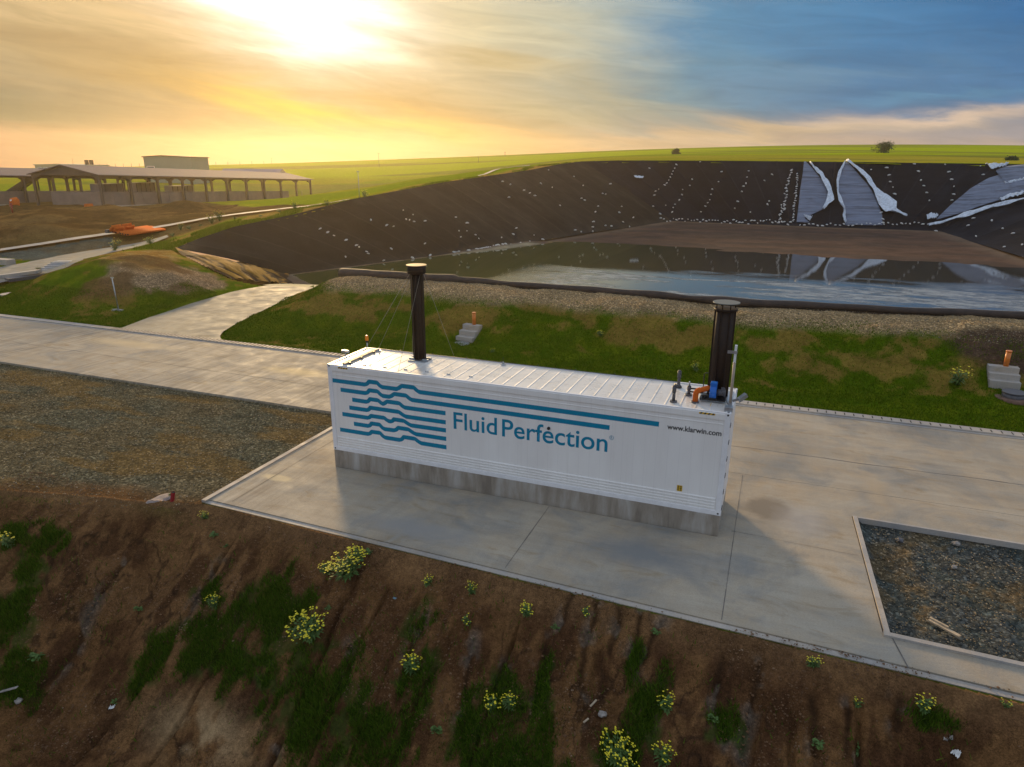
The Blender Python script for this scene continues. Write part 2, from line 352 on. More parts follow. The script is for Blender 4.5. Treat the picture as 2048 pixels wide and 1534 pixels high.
M_blue = mat('blue_housing', (.01, .14, .55), .35, nscale=6, namp=.12)
M_blackm = mat('black_steel', (.02, .02, .022), .4, metal=.3)
M_wood = mat('weathered_wood', (.42, .33, .22), .8, nscale=12, namp=.3)
M_mast = mat('mast_tan', (.36, .29, .22), .5, nscale=8, namp=.15)
M_amber = mat('amber_plastic', (.85, .26, .01), .25)
M_wire = mat('steel_wire', (.32, .30, .24), .4, metal=.6)
M_red = mat('red_pipe', (.32, .02, .03), .4, nscale=10, namp=.2)
M_bag = mat('white_bag', (.70, .69, .66), .7, nscale=20, namp=.2)
M_cloth = mat('grey_geotextile', (.30, .33, .40), .8, nscale=1.2, namp=.12)
M_clothw = mat('white_geomembrane', (.60, .66, .74), .55, nscale=3, namp=.3, bump=.8, bscale=3)
M_leaf = mat('weed_leaf', (.075, .14, .025), .7, nscale=9, namp=.4)
M_flower = mat('yellow_petal', (.80, .68, .02), .6)
M_sroof = mat('shed_roof_sheet', (.17, .145, .155), .85, spec=.06, nscale=.6, namp=.1)
M_sframe = mat('shed_frame', (.075, .062, .055), .7, nscale=.8, namp=.2)
M_swall = mat('shed_precast_wall', (.22, .175, .15), .85, nscale=.6, namp=.15)
M_bgreen = mat('building_cladding', (.16, .25, .22), .6, nscale=.3, namp=.06)
M_bwhite = mat('building_pale', (.42, .40, .34), .7, nscale=.3, namp=.08)
M_glassd = mat('window_dark', (.12, .16, .18), .2)
M_bluew = mat('blue_grey_roof', (.10, .13, .22), .5)
M_conv = mat('conveyor_steel', (.05, .06, .10), .5)
M_treel = mat('tree_leaf', (.035, .075, .028), .8, nscale=1.2, namp=.4)
M_bark = mat('bark', (.08, .055, .035), .9, nscale=6, namp=.3)
M_stone = mat('pale_stone', (.30, .27, .24), .9, nscale=12, namp=.4)
def grass_x(k, o, base, b):
    at_ = k.new('ShaderNodeVertexColor', layer_name='albedo'); b.inputs['Roughness'].default_value = .8; b.inputs['Specular IOR Level'].default_value = .03
    return at_.outputs[0]
M_grass = mat('grass_blades', extra=grass_x)

# ------------------------------------------------------------------ terrain: rim and toe of the basin, then one height function
RIM = [at(350, 499, 1.9), at(395, 480, 2.3), at(470, 455, 3.15), at(590, 430, 3.95), at(700, 401, 5.2), at(880, 367, 6.8), at(1060, 341, 8.55), (-29.9, 118.0, 9.55), (-28.5, 130.0, 10.2), (-22, 133.0, 10.4),
       (0.0, 132.5, 10.4), (24.0, 132.5, 10.2), (50.0, 131.5, 9.9), (70, 124, 9.9), (84, 90, 8.5), (84, 60, 6.0), (78, 40, 4.0)]
RIM = [np.array(p, float) for p in RIM]
NEAR = [np.array(p, float) for p in [(70, 24.5, 2.9), (50, 24, 2.8), (24.0, 23.4, 2.35), (11.8, 22.6, 2.2), (3.0, 23.1, 2.2), (-5.4, 23.4, 2.2), (-12, 23.4, 2.2), (-16.4, 24.6, 1.9)]]
GATE = [np.array(p, float) for p in [(-20.3, 27.0, .35), (-24.6, 26.6, .35), (-28.5, 26.6, .5), (-32, 27.5, 1.2), (-36.5, 29.5, 1.75)]]
TOE = [np.array(p, float) for p in [(-32.5, 38.5, -1.05), (-22.2, 68.8, -.95), (-14.8, 93, -.6), (-6.5, 114.5, -.3), (2.3, 113, -.3), (19, 111, -.3), (35.5, 110.5, -.3), (39.5, 81, -.6), (42.5, 55, -1.05), (40, 36, -1.3), (25, 30, -1.4), (0, 29.5, -1.4), (-13, 29.5, -1.4), (-18, 31.5, -1.3), (-26, 33.5, -1.2)]]
PIT = RIM + NEAR + GATE
ctrl = [(x, y, 0) for x in (-75, -60, -48, -35, -27, -20, -12, 0, 12, 25, 40, 60) for y in (4.0, 12.3)]
ctrl += [(x, -3, 0) for x in (-60, -30, 0, 30, 60)]
ctrl += [(x, y, z) for x in (-12.5, -8, -2, 5, 12, 18, 26, 38, 60) for y, z in ((14.3, .06), (16.1, .16), (17.4, .72), (18.8, 1.55), (20.6, 2.05), (23.2, 2.2))]
ctrl += [(-3.0, 17.4, .75), (22.6, 17.4, .85), (-18.5, 14.5, 0), (-20.3, 19, .15), (-21, 24, .35), (-24.8, 15, 0.05), (-25.6, 19, .2), (-26.3, 24, .35), (-16.2, 16.5, .6), (-15.2, 19.5, 1.6), (-15.5, 22, 2.0), (-17.5, 20, .8), (-18.4, 23.5, .9)]
ctrl += [(-29.5, 14.5, .35), (-30, 18, 1.5), (-29.5, 21.5, 1.7), (-28, 19.5, .9), (-34, 15.5, .9), (-34, 19, 2.1), (-34, 24, 2.4), (-30.5, 24.5, 1.3), (-38, 17, 1.1), (-38.5, 21, 2.0), (-40, 26, 2.1), (-42, 17.5, .3), (-46, 18, 0.1), (-44, 24, 1.1), (-47, 30, 1.3)]
ctrl += [tuple(p) for p in RIM[:12]] + [(-36.5, 29.5, 1.8), (-32, 27.5, 1.3)]
ctrl += [tuple(p) for p in NEAR[:3]] + [tuple(p) for p in RIM[12:]]
ctrl += [tuple(at(*q)) for q in [(0, 590, 0), (130, 552, .5), (0, 545, .5), (150, 520, 1.0), (290, 490, 1.5), (0, 505, 1.0), (215, 470, 1.9), (350, 449, 2.7), (500, 428, 3.5), (640, 411, 4.3), (720, 394, 5.0), (600, 402, 3.3), (700, 384, 4.2), (500, 415, 2.3),
                                   (0, 450, 1.6), (150, 440, 1.8), (300, 428, 1.8), (0, 412, 1.9), (80, 404, 1.9), (207, 409, 1.9), (413, 405, .9), (520, 401, .5), (820, 362, 5.6), (960, 348, 7.2)]]
ctrl += [tuple(atd(*q)) for q in [(620, 400, 190), (650, 380, 240), (800, 360, 290), (1000, 340, 290), (0, 375, 200), (0, 350, 330), (300, 352, 300), (250, 365, 230), (480, 350, 300),
                                   (0, 337, 620), (380, 331, 620), (780, 319, 620), (1180, 303, 620), (1550, 292, 620), (1750, 290, 620), (2048, 294, 620), (2600, 310, 620), (-500, 338, 620),
                                   (1180, 316, 300), (1550, 308, 300), (1750, 306, 300), (2048, 311, 300), (2600, 320, 300), (900, 332, 400),
                                   (1180, 321, 190), (1600, 319, 190), (2048, 321, 190), (-300, 345, 300)]]
ctrl += [(-500, 900, 2), (300, 1000, 18), (900, 500, 15), (-900, 300, 0), (-300, -50, 0), (300, -50, 0), (200, 30, 6), (200, 150, 10)]
ctrl = np.array(ctrl, float); SC = 100.0
def tps_k(r2): return np.where(r2 > 1e-12, r2*np.log(np.maximum(r2, 1e-12)), 0)
_P = ctrl[:, :2]/SC; _n = len(_P)
_K = tps_k(((_P[:, None]-_P[None])**2).sum(-1)) + np.eye(_n)*1e-6
_A = np.zeros((_n+3, _n+3)); _A[:_n, :_n] = _K; _A[:_n, _n] = 1; _A[:_n, _n+1:] = _P; _A[_n, :_n] = 1; _A[_n+1:, :_n] = _P.T
_w = np.linalg.solve(_A, np.concatenate([ctrl[:, 2], np.zeros(3)]))
def tps(x, y):
    x = np.atleast_1d(np.asarray(x, float)); y = np.atleast_1d(np.asarray(y, float)); sh = x.shape; x = x.ravel()/SC; y = y.ravel()/SC
    o = np.zeros(len(x))
    for i in range(0, len(x), 40000):
        s_ = slice(i, i+40000)
        r2 = (x[s_, None]-_P[:, 0])**2+(y[s_, None]-_P[:, 1])**2
        o[s_] = tps_k(r2)@_w[:_n]+_w[_n]+x[s_]*_w[_n+1]+y[s_]*_w[_n+2]
    return o.reshape(sh)
PAD = [(-2.2, 4.3), (-2.2, -3.42), (18.1, -3.98), (60, -5.15), (60, 2.6), (15.8, 2.55), (15.95, -2.78), (60, -3.9)]
PADS = [(-2.2, 5.0), (-2.2, -3.42), (18.1, -3.98), (60, -5.15), (60, 5.0)]
def crest_y(x): return np.where(x > -2.2, -3.45-.0277*(x+2.2), -3.5 + .24*(x+2.2)) - .12
BED = [(15.95, 2.45), (60, 2.5), (60, -3.75), (16.1, -2.68)]
HEAPS = [(at(370, 421, 1.9), 4.0, 1.6), (at(150, 428, 1.9), 8, 1.1), (at(60, 446, 1.8), 9, 1.5), (at(230, 434, 1.9), 6, .9), (at(300, 438, 1.9), 5, .9), (at(0, 480, 1.4), 6, 1.0), (at(185, 404, 1.9), 4, 1.5), (at(80, 476, 1.4), 5, .6), (at(0, 425, 1.8), 7, 1.0)]
def height(x, y, fine=True):
    z = np.where(y > -3, 0, 0.0)*x
    r = np.hypot(x-13, y+17)
    far = y > 11.5
    zt = tps(x[far], y[far]) if far.any() else None
    z = np.zeros_like(x)
    if zt is not None:
        yy = y[far]; z[far] = zt*sst(11.9, 14.0, yy)
    inr = (y > 12) & (y < 23.5) & (x > -15)
    z = np.where(y < 12.2, 0, z)
    for p, s_, a in HEAPS: z = z + a*np.exp(-((x-p[0])**2+(y-p[1])**2)/s_**2)*(.75+.5*fbm(x*.35, y*.35, 3, 5))
    # cut slope in the foreground
    yc = crest_y(x); d = yc-y + (fbm(x*.5, x*0, 3, 3)-.5)*.3
    left = sst(-1.5, -6.5, x)
    s0 = .66-.12*left
    dep = 3.35 + 1.2*(fbm(x*.16, x*0+3, 2, 8)-.5) + .5*left
    kk = .12+2.2*left; dd_ = (d-kk*.3)/2+np.sqrt(((d-kk*.3)/2)**2+kk*kk*.05)-(-kk*.3/2+np.sqrt((kk*.15)**2+kk*kk*.05))
    zz = -s0*np.maximum(dd_, 0) - .03*sst(0, .3, d)
    k = .5; zs = -dep + .10*np.sin(x*.9)+.12*(fbm(x*.6, y*.6, 3, 9)-.5)
    zsl = np.where(d > 0, (zz+zs)/2+np.sqrt(((zz-zs)/2)**2+k*k*.25), 0)
    zsl = zsl + np.where(d > 5.2, (d-5.2)*.28, 0)
    z = np.where(d > 0, np.minimum(zsl, 0), z)
    if fine:
        # erosion rills on the slope
        rx = x+.25*(fbm(y*.9, x*.4, 3, 21)-.5)+(d*.02)
        rill = np.abs(vn(rx*1.15, y*.10, 31)-.5)*2
        dr = sst(.3, 1.2, d)*(1-sst(5.6, 6.6, d))
        z = z - dr*.20*np.exp(-(rill/.09)**2)*(.35+fbm(x*.7, y*.5, 2, 33))
        amp = np.where(d > 0, .16*sst(0, .8, d), .0)
        z = z + amp*(fbm(x*2.2, y*1.6, 5, 41)-.5)*1.1 + np.where(d > .1, .075*(fbm(x*7, y*7, 4, 43, .65)-.5)+.06*np.maximum(0, fbm(x*4, y*4, 2, 44)-.55), 0)
        # gravel lot west of the pad, gravel bed and general roughness
        lot = (x < -2.4) & (y < 4.2) & (d <= 0)
        z = z + np.where(lot, .10*(fbm(x*.8, y*.8, 4, 51)-.5)-.05, 0)
        sb = sdist(x, y, BED); z = z - .16*sst(.2, -.1, sb) + np.where(sb < 0, .10*(fbm(x*3, y*3, 4, 55)-.35), 0)
        bm_ = sst(12.6, 14.5, y)*(y < 26)*(x > -60)
        z = z + bm_*(.75*(fbm(x*.22, y*.3, 3, 60)-.5)*sst(14, 17, y)*sst(23, 21, y)+.25*(fbm(x*.55, y*.55, 4, 61)-.5)+.06*(fbm(x*4, y*4, 3, 62)-.5))*np.where(inpoly(x, y, [(-24.5, 12), (-18.5, 12), (-21.5, 30), (-26.5, 30)]), .1, 1)
        for sx, sy in ((-3.02, 16.45), (22.55, 16.9)):
            cv = sst(1.25, .75, np.abs(x-sx-(y-sy)*.12))*sst(sy-1.2, sy-.2, y)*sst(sy+1.35, sy+.95, y); z = np.where(y < 19, z*(1-cv)+cv*(np.maximum(0, (y-sy)*.62)+(.08 if sx < 0 else .3)), z)
        ff = sst(26, 45, y)*(1-sst(150, 260, y))
        z = z + ff*.5*(fbm(x*.12, y*.12, 4, 71)-.5)
        lump = inpoly(x, y, LUMPY); z = z + np.where(lump, 1.0*(fbm(x*.22, y*.22, 4, 73)-.5), 0)
    return z
LUMPY = [tuple(at(*q)[:2]) for q in [(-200, 500, 1.5), (220, 465, 1.9), (420, 430, 2), (480, 412, 2), (200, 412, 1.9), (-200, 405, 1.9)]]

# polar sheet, fine where the photograph looks, coarse behind
def rows():
    r = [1.0]
    while r[-1] < 3800:
        d = r[-1]; r.append(d+min(max(d*d/7500, .055), max(.011*d, .055)) if d > 7 else d+.5)
    return np.array(r)
rr = rows()
aa = np.concatenate([np.arange(-180, -66, 2.0), np.arange(-66, 24, .085), np.arange(24, 180.1, 2.0)]); aa = np.radians(aa)
Rg, Ag = np.meshgrid(rr, aa, indexing='ij')
GX = 13+Rg*np.sin(Ag); GY = -17.3+Rg*np.cos(Ag)
GZ = height(GX, GY)
sdp = sdist(GX, GY, PIT)
# sink the sheet a little beneath slabs
under = inpoly(GX, GY, [(-2.2, 4.5), (-2.2, -3.35), (18.1, -3.9), (60, -5.05), (60, -3.9), (15.9, -2.8), (15.8, 2.5), (60, 2.55), (60, 4.5)])
roadm = (GY > 4.3) & (GY < 12.05) & (np.abs(GX) < 120)
RAMP_L = [(-23.7, 12.0), (-24.6, 15), (-25.2, 19), (-25.3, 23), (-24.6, 26.4)]
RAMP_R = [(-15.9, 12.0), (-16.6, 12.5), (-17.3, 13.5), (-17.9, 15.0), (-18.5, 17), (-19.5, 21.5), (-20.2, 26.8)]
RAMPP = RAMP_L + RAMP_R[::-1]
rs_ = sdist(GX, GY, RAMPP)
GZ = GZ - .12*(under | roadm) - .05*((~(under | roadm)) & (GY < 12.3) & (GY > crest_y(GX)))
rz = np.interp(GY, [12, 16, 24, 27], [0, .06, .35, .35])
GZ = np.where(rs_ < .8, GZ*sst(-.1, .8, rs_)+(rz-.10)*(1-sst(-.1, .8, rs_)), GZ)
GZ = np.where(sdp < .4, GZ-.25*sst(.4, -.1, sdp), GZ)

# -------- ground cover colours (painted per vertex, rill beds darker)
def mixc(A, B, f): return A*(1-f[..., None])+np.array(B)*f[..., None]
x, y, z = GX, GY, GZ
C = np.zeros(GX.shape+(3,)); C[:] = (.08, .12, .01)
mask = np.zeros(GX.shape+(3,)); mask[..., 0] = 1
def paint(sel, col_, r=0, g=0, b=0):
    global C, mask
    f = np.clip(sel, 0, 1); C = mixc(C, col_, f); mask = mixc(mask, (r, g, b), f)
N1 = fbm(x*.35, y*.35, 5, 101); N2 = fbm(x*1.4, y*1.4, 5, 102); N3 = fbm(x*.05, y*.05, 4, 103); N4 = fbm(x*5, y*5, 3, 104)
dc = crest_y(x)-y
# far fields: pale meadow, bright crop band towards the skyline
RD = np.hypot(x-13, y+17); PHI = np.degrees(np.arctan2(x-13, y+17))
paint(sst(26, 40, y), (.26, .27, .010), 1)
paint(sst(26, 40, y)*sst(.45, .62, N3), (.19, .25, .006), 1)
crop = sst(300, 345, RD+20*(N3-.5)); paint(crop*(y > 0), (.33, .40, .004), 1)
paint(sst(560, 600, RD)*(y > 0), (.29, .37, .004), 1)
tan = sst(150, 165, RD)*(1-sst(285, 310, RD))*sst(-24, -14, PHI); paint(tan*(.6+.4*sst(.4, .6, fbm(x*.03, y*.15, 3, 111))), (.34, .29, .03), 1)
strip = sst(.50, .58, fbm(PHI*.05, RD*.03, 3, 112))*sst(200, 240, RD)*(y > 0); paint(strip*.55, (.13, .125, .04), 1)
# construction ground on the left
CG = [tuple(at(*q)[:2]) for q in [(-400, 600, 0), (0, 600, 0), (160, 535, 1), (330, 487, 1.6), (350, 500, 1.9), (470, 462, 3.1), (640, 414, 4.3), (560, 414, 2.6), (480, 418, 1.6), (400, 409, 1), (-400, 405, 1.9)]]
sg = sdist(x, y, CG); paint(sst(1.5, -1.5, sg+3*(N1-.5))*(RD < 230), (.165, .105, .038), 0, .1, .6)
paint(sst(1.5, -1.5, sg)*sst(.42, .58, fbm(x*.12, y*.12, 4, 113))*(RD < 230), (.11, .070, .026), 0, .1, .6)
paint(inpoly(x, y, LUMPY)*1.0, (.095, .056, .022), 0, 0, 1)
paint(inpoly(x, y, LUMPY)*sst(.5, .62, fbm(x*.2, y*.2, 4, 114)), (.165, .10, .038), 0, 0, 1)
# verge strip along the rim
vs_ = pdist(x, y, RIM[:9], False); verge = sst(9.0, 6.0, vs_+4*(N1-.5))*(sdp > -.5)*(y > 27)
paint(verge, (.34, .215, .05), .3, .2, .4); paint(verge*sst(.54, .63, fbm(x*.5, y*.25, 4, 115)), (.17, .21, .010), 1)
# kerb line road and grey ditch beside it
KL = [tuple(at(*q)[:2]) for q in [(-250, 545, .6), (0, 505, 1), (215, 470, 1.9), (350, 449, 2.7), (500, 428, 3.5), (640, 411, 4.3), (760, 398, 5.3)]]
dk = pdist(x, y, KL, False)
below = inpoly(x, y, [tuple(at(*q)[:2]) for q in [(-250, 548, .6), (0, 507, 1), (225, 471, 1.9), (225, 480, 1.9), (0, 528, .8), (-250, 580, .5)]])
paint(below*(.6+.4*sst(.4, .6, N1)), (.085, .10, .085), 0, .3, 0)
# berm and mound: mown grass on the face, brown worn patches, gravel crest
bz = sst(12.2, 12.5, y)*(y < 27)*(x > -60)
paint(bz, (.070, .115, .004), 1)
paint(bz*sst(.40, .60, N2)*.6, (.13, .155, .006), 1)
worn = sst(.50, .62, .55*fbm(x*.28, y*.5, 4, 121)+.45*N2+.06*np.exp(-((z-1.2)/.7)**2)-.10*sst(1.0, .1, z))
paint(bz*worn*.7, (.22, .125, .035), .3, 0, .6)
crestg = sst(1.62, 1.98, z+.35*(N1-.5)+.2*(N2-.5))*bz*(x > -19)*sst(17, 18.5, y)
paint(crestg, (.34, .235, .12), 0, 1, 0)
paint(crestg*sst(.48, .6, N2)*sst(21, 19, y)*.5, (.10, .10, .03), .5, .5, 0)
# left mound: stony end and ochre top
me_ = np.exp(-(((x+29.8)/4.4)**2+((y-21.5)/5.4)**2)); paint(sst(.45, .62, me_+.3*(N2-.5))*(x < -24)*(z > .15), (.27, .185, .105), 0, .9, .1)
mt_ = sst(1.7, 2.1, z)*(x < -27)*(x > -52)*(y < 34)*sst(19, 22, y); paint(mt_, (.28, .155, .04), .2, .3, .5)
paint(mt_*sst(.5, .6, N2), (.32, .22, .08), 0, .5, .2)
mf = (x < -24)*(x > -42)*sst(.5, 1.0, z)*(y < 27)*sst(.47, .6, fbm(x*.3+5, y*.3, 4, 122)); paint(mf*.8, (.13, .075, .032), .2, 0, .8)
# road shoulder soil by the gate, dark eroded spot on the right
er = np.exp(-(((x-23.5)/3.0)**2+((y-19.4)/1.7)**2)); paint(sst(.25, .55, er+.3*(N2-.5)), (.085, .055, .035), 0, .4, .6)
# gravel lot west of the pad
lot = (x < -2.2)*(y < 4.35)*(dc < .3); lotf = lot*1.0
paint(lotf, (.125, .105, .062), 0, 1, 0)
paint(lotf*sst(.42, .62, N1), (.105, .10, .066), 0, 1, 0)
paint(lotf*sst(.5, .62, fbm(x*.3, y*1.1, 4, 131))*.8, (.16, .11, .045), 0, .6, .4)
paint(lotf*sst(-1.2, .3, dc+1.2*(N1-.5)), (.17, .10, .045), 0, .3, .7)
# earth slope
sl = np.where(x >= -2.2, sst(-.15, .05, dc+.15*(N2-.5)), sst(-.9, .9, dc+2.2*(N1-.5)+1.0*(N2-.5)))*(dc > -2.5)
soil = np.zeros_like(C); soil[:] = (.155, .079, .032); soil = mixc(soil, (.098, .048, .021), sst(.38, .62, N2)); soil = mixc(soil, (.18, .095, .040), sst(.50, .66, N1)*.7)
soil = mixc(soil, (.060, .028, .014), sst(.52, .66, fbm(x*2.6+9, y*1.3, 5, 145))*.7)
C = C*(1-sl[..., None])+soil*sl[..., None]; mask = mixc(mask, (0, .15, .8), sl)
paint(sl*sst(.9, 0, dc)*(dc > 0)*.5, (.20, .115, .055), 0, .1, .9)
cr_ = sst(.035, .0, np.abs(fbm(x*1.8, y*1.5, 3, 141)-.5))*sl*sst(.4, 1.4, dc)*sst(.42, .55, fbm(x*.4, y*.4, 2, 142)); paint(cr_*.8, (.035, .02, .012), 0, 0, 1)
sr = sst(-3, -9, x)*sl; paint(sr*sst(.45, .6, fbm(x*.5, y*.5, 4, 143))*.6, (.21, .125, .05), 0, .2, .8)
mudc = at(390, 1490, -3.3); paint(sl*np.exp(-(((x-mudc[0]-.2)/1.3)**2+((y-mudc[1])/.45)**2))*sst(.3, .5, N2), (.34, .23, .12), 0, 0, .3)
# where grass grows on the slope (kept for the blades too)
GP = [(520, 1230, 1.6, .9), (400, 1290, 1.2, .7), (600, 1370, 1.7, 1.0), (480, 1330, 1.2, .8), (310, 1310, .8, .7), (820, 1290, .45, 1.0), (830, 1380, .6, .9), (740, 1450, 1.0, .7), (60, 1090, 1.1, .35), (110, 1075, .8, .3), (20, 1240, .9, .8),
      (40, 1340, .8, .5), (60, 1140, .6, .5), (1090, 1370, .25, .7), (1000, 1400, .7, .55), (960, 1460, .8, .5), (1090, 1470, .3, .6), (1270, 1330, .22, .35), (1300, 1430, .35, .7), (1230, 1490, .6, .5), (640, 1470, 1.2, .8), (420, 1190, .8, .3), (1450, 1460, .5, .4), (1880, 1440, .5, .15), (1000, 1530, 1.6, .5)]
def slope_hit(px, py):
    d = ray(px, py); ts = np.linspace(8, 60, 2600); P_ = CAMP[None]+d[None]*ts[:, None]
    hz = height(P_[:, 0], P_[:, 1], False); i = np.argmax(P_[:, 2] < hz); return P_[i]
GPW = [(slope_hit(px, py), a, b) for px, py, a, b in GP]
RILLS = [[(1148, 1190), (1135, 1215), (1120, 1250)], [(1192, 1198), (1190, 1240), (1170, 1290), (1160, 1340), (1175, 1400), (1160, 1440)], [(1238, 1212), (1235, 1250), (1220, 1300)], [(1283, 1224), (1275, 1260), (1265, 1310), (1290, 1370), (1300, 1440)],
         [(1330, 1237), (1300, 1290), (1288, 1325)], [(440, 1125), (400, 1180), (370, 1240), (335, 1290), (300, 1350)], [(845, 1230), (820, 1300), (800, 1380)], [(945, 1280), (930, 1380), (915, 1460)], [(1010, 1330), (990, 1410)], [(1440, 1330), (1430, 1420), (1450, 1480)],
         [(1800, 1400), (1795, 1460)], [(1520, 1340), (1500, 1420), (1480, 1500)], [(560, 1480), (540, 1530)], [(1625, 1400), (1630, 1500)], [(700, 1290), (690, 1370)], [(260, 1120), (200, 1190), (150, 1290), (60, 1390)], [(1700, 1420), (1690, 1500)], [(1090, 1290), (1075, 1400)]]
RW = [[slope_hit(*p) for p in L_] for L_ in RILLS]
nearm = (RD < 34) & (y < -3.2)
wx = x[nearm]+.14*(fbm(x[nearm]*2.5, y[nearm]*2.5, 3, 181)-.5); wy = y[nearm]+.2*(fbm(x[nearm]*2.5+9, y[nearm]*2.5, 3, 182)-.5)
rd = np.full(wx.shape, 9.0)
for L_ in RW: rd = np.minimum(rd, pdist(wx, wy, [p[:2] for p in L_], False))
vary = .35+1.0*fbm(x[nearm]*1.5, y[nearm]*1.5, 3, 183)
cut = np.exp(-(rd/(.055*vary+.02))**2)
z[nearm] -= .08*cut*vary
full = np.zeros(x.shape); full[nearm] = cut*.72; paint(full, (.030, .017, .010), 0, .2, .6)  # rill beds painted darker by the same mask that cuts them
rub = np.zeros(x.shape); rub[nearm] = sst(.30, .05, rd)*sst(.5, .6, fbm(x[nearm]*3, y[nearm]*3, 3, 184))*.5; paint(rub, (.16, .13, .10), 0, .8, .3)
def grassw(x, y):
    g_ = np.zeros(np.shape(x))
    for p, a, b in GPW: g_ = np.maximum(g_, np.exp(-(((x-p[0])/(a*.95))**2+((y-p[1])/(b*1.1))**2)))
    return g_
gw = grassw(x, y); GN = 1.9*(fbm(x*1.7, y*.8, 5, 151, .65)-.52)+.6*(fbm(x*6, y*4, 3, 153)-.5); gsl = sst(.25, .85, gw*.9+GN)*sst(.10, .25, gw)*sl
paint(gsl*.8*(.55+.45*sst(.35, .55, fbm(x*4, y*3, 3, 155))), (.028, .054, .008), 1)
paint(sl*sst(.3, .6, gw)*sst(.5, .6, fbm(x*3, y*3, 3, 152))*.7, (.035, .062, .012), 1)
# gravel bed right
bb = sst(.45, .3, sdist(x, y, BED)); paint(bb, (.082, .086, .078), 0, 1, 0); paint(bb*sst(.48, .62, fbm(x*1.2, y*.8, 4, 161)), (.13, .10, .06), 0, .8, .3)
paint(bb*sst(.5, .6, fbm(x*2.2, y*2.2, 4, 162))*.7, (.06, .075, .07), 0, 1, 0)
nr, nc = GX.shape
cs = .25*(sdp[:-1, :-1]+sdp[1:, :-1]+sdp[:-1, 1:]+sdp[1:, 1:])
keep = ~(cs < -.35)
g_o = np_mesh('ground', np.stack([GX, GY, GZ], -1).reshape(-1, 3), grid_faces(nr, nc, keep), M_ground, None, True, {'albedo': C.reshape(-1, 3), 'mask': mask.reshape(-1, 3)})
tag(g_o, kind='structure')
def hz_at(x, y): return float(height(np.array([float(x)]), np.array([float(y)]), True)[0])

# ------------------------------------------------------------------ basin: lined slopes, mud floor, water
def resample(P, n):
    P = np.array(P); s_ = np.concatenate([[0], np.cumsum(np.linalg.norm(np.diff(P[:, :2], axis=0), axis=1))]); q = np.linspace(0, s_[-1], n)
    return np.stack([np.interp(q, s_, P[:, i]) for i in range(3)], -1)
def rim_line(n):                 # matched rim/toe pairs round the basin
    segs = [(RIM[0:9], TOE[0:4]), (RIM[8:13], TOE[3:7]), (RIM[12:], TOE[6:10]), (NEAR, TOE[9:14]), (GATE[::1], [TOE[13], TOE[14], TOE[0]])]
    return segs
EXTRA = {}
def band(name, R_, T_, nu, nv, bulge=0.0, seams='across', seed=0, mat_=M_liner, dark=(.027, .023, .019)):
    A_ = resample(R_, nu); B_ = resample(T_, nu); out_ = []
    s_ = np.linspace(0, 1, nv)
    V = A_[:, None]*(1-s_)[None, :, None]+B_[:, None]*s_[None, :, None]
    xx, yy = V[..., 0], V[..., 1]
    V[..., 2] += .10*(fbm(xx*.35, yy*.35, 4, 200+seed)-.5)*np.sin(np.pi*s_)[None]+bulge*np.sin(np.pi*s_)[None]
    L = np.linalg.norm(np.diff(A_[:, :2], axis=0), axis=1); arc = np.concatenate([[0], np.cumsum(L)])
    jit = .25*(fbm(s_[None]*6+arc[:, None]*0, arc[:, None]*.2, 2, 210+seed)-.5)
    ph = ((arc[:, None]+jit)/5.2) % 1
    seam = np.exp(-((ph-.5)/.018)**2)
    V[..., 2] += .05*seam
    Cc = np.zeros(V.shape); Cc[:] = dark
    pan = vn(np.floor((arc[:, None]+jit)/5.2+.5)+0*s_[None], 0*V[..., 0]+seed, 220)
    Cc = Cc*(.85+.3*pan)[..., None]
    Cc = mixc(Cc, tuple(k_*2.4 for k_ in dark), seam*.55)
    dust = sst(.55, .75, fbm(arc[:, None]*.25+0*s_[None], s_[None]*2.2+0*arc[:, None], 4, 230+seed)); Cc = mixc(Cc, tuple(k_*2.2 for k_ in dark), dust*.35)
    lowd = sst(.9, 1.0, s_)[None]+0*arc[:, None]; Cc = mixc(Cc, tuple(k_*2.0 for k_ in dark), lowd*.5)
    o = np_mesh(name, V.reshape(-1, 3), grid_faces(nu, nv), mat_, None, True, {'albedo': Cc.reshape(-1, 3)})
    return o, V
def drop(P, up=.10, outw=.0): return [np.array(p)+np.array([0, 0, up]) for p in P]
T0 = TOE
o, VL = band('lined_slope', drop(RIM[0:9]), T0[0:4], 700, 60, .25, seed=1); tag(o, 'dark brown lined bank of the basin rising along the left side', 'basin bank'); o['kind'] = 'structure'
o, VF = band('lined_slope', drop(RIM[8:13]), T0[3:7], 520, 60, .0, seed=2, dark=(.013, .014, .019)); tag(o, kind='structure')  # same liner painted cooler here; left bank's warm tone stands for sunlight
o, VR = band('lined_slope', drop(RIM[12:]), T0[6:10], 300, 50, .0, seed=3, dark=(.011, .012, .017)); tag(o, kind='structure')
o, VN = band('lined_slope', drop([RIM[-1]]+NEAR, .12), [T0[9]]+T0[9:14], 600, 30, .0, seed=4, dark=(.03, .022, .016)); tag(o, kind='structure')
# gate end: the gravel-brown liner drape runs down the mound's end; built by hand between rim start and gate
dr_R = [RIM[0], GATE[4], GATE[3], GATE[2]]; dr_T = [TOE[0], np.array((-30.8, 36.5, -1.1)), np.array((-28.8, 34.6, -1.1)), np.array((-27.2, 31.5, -.6))]
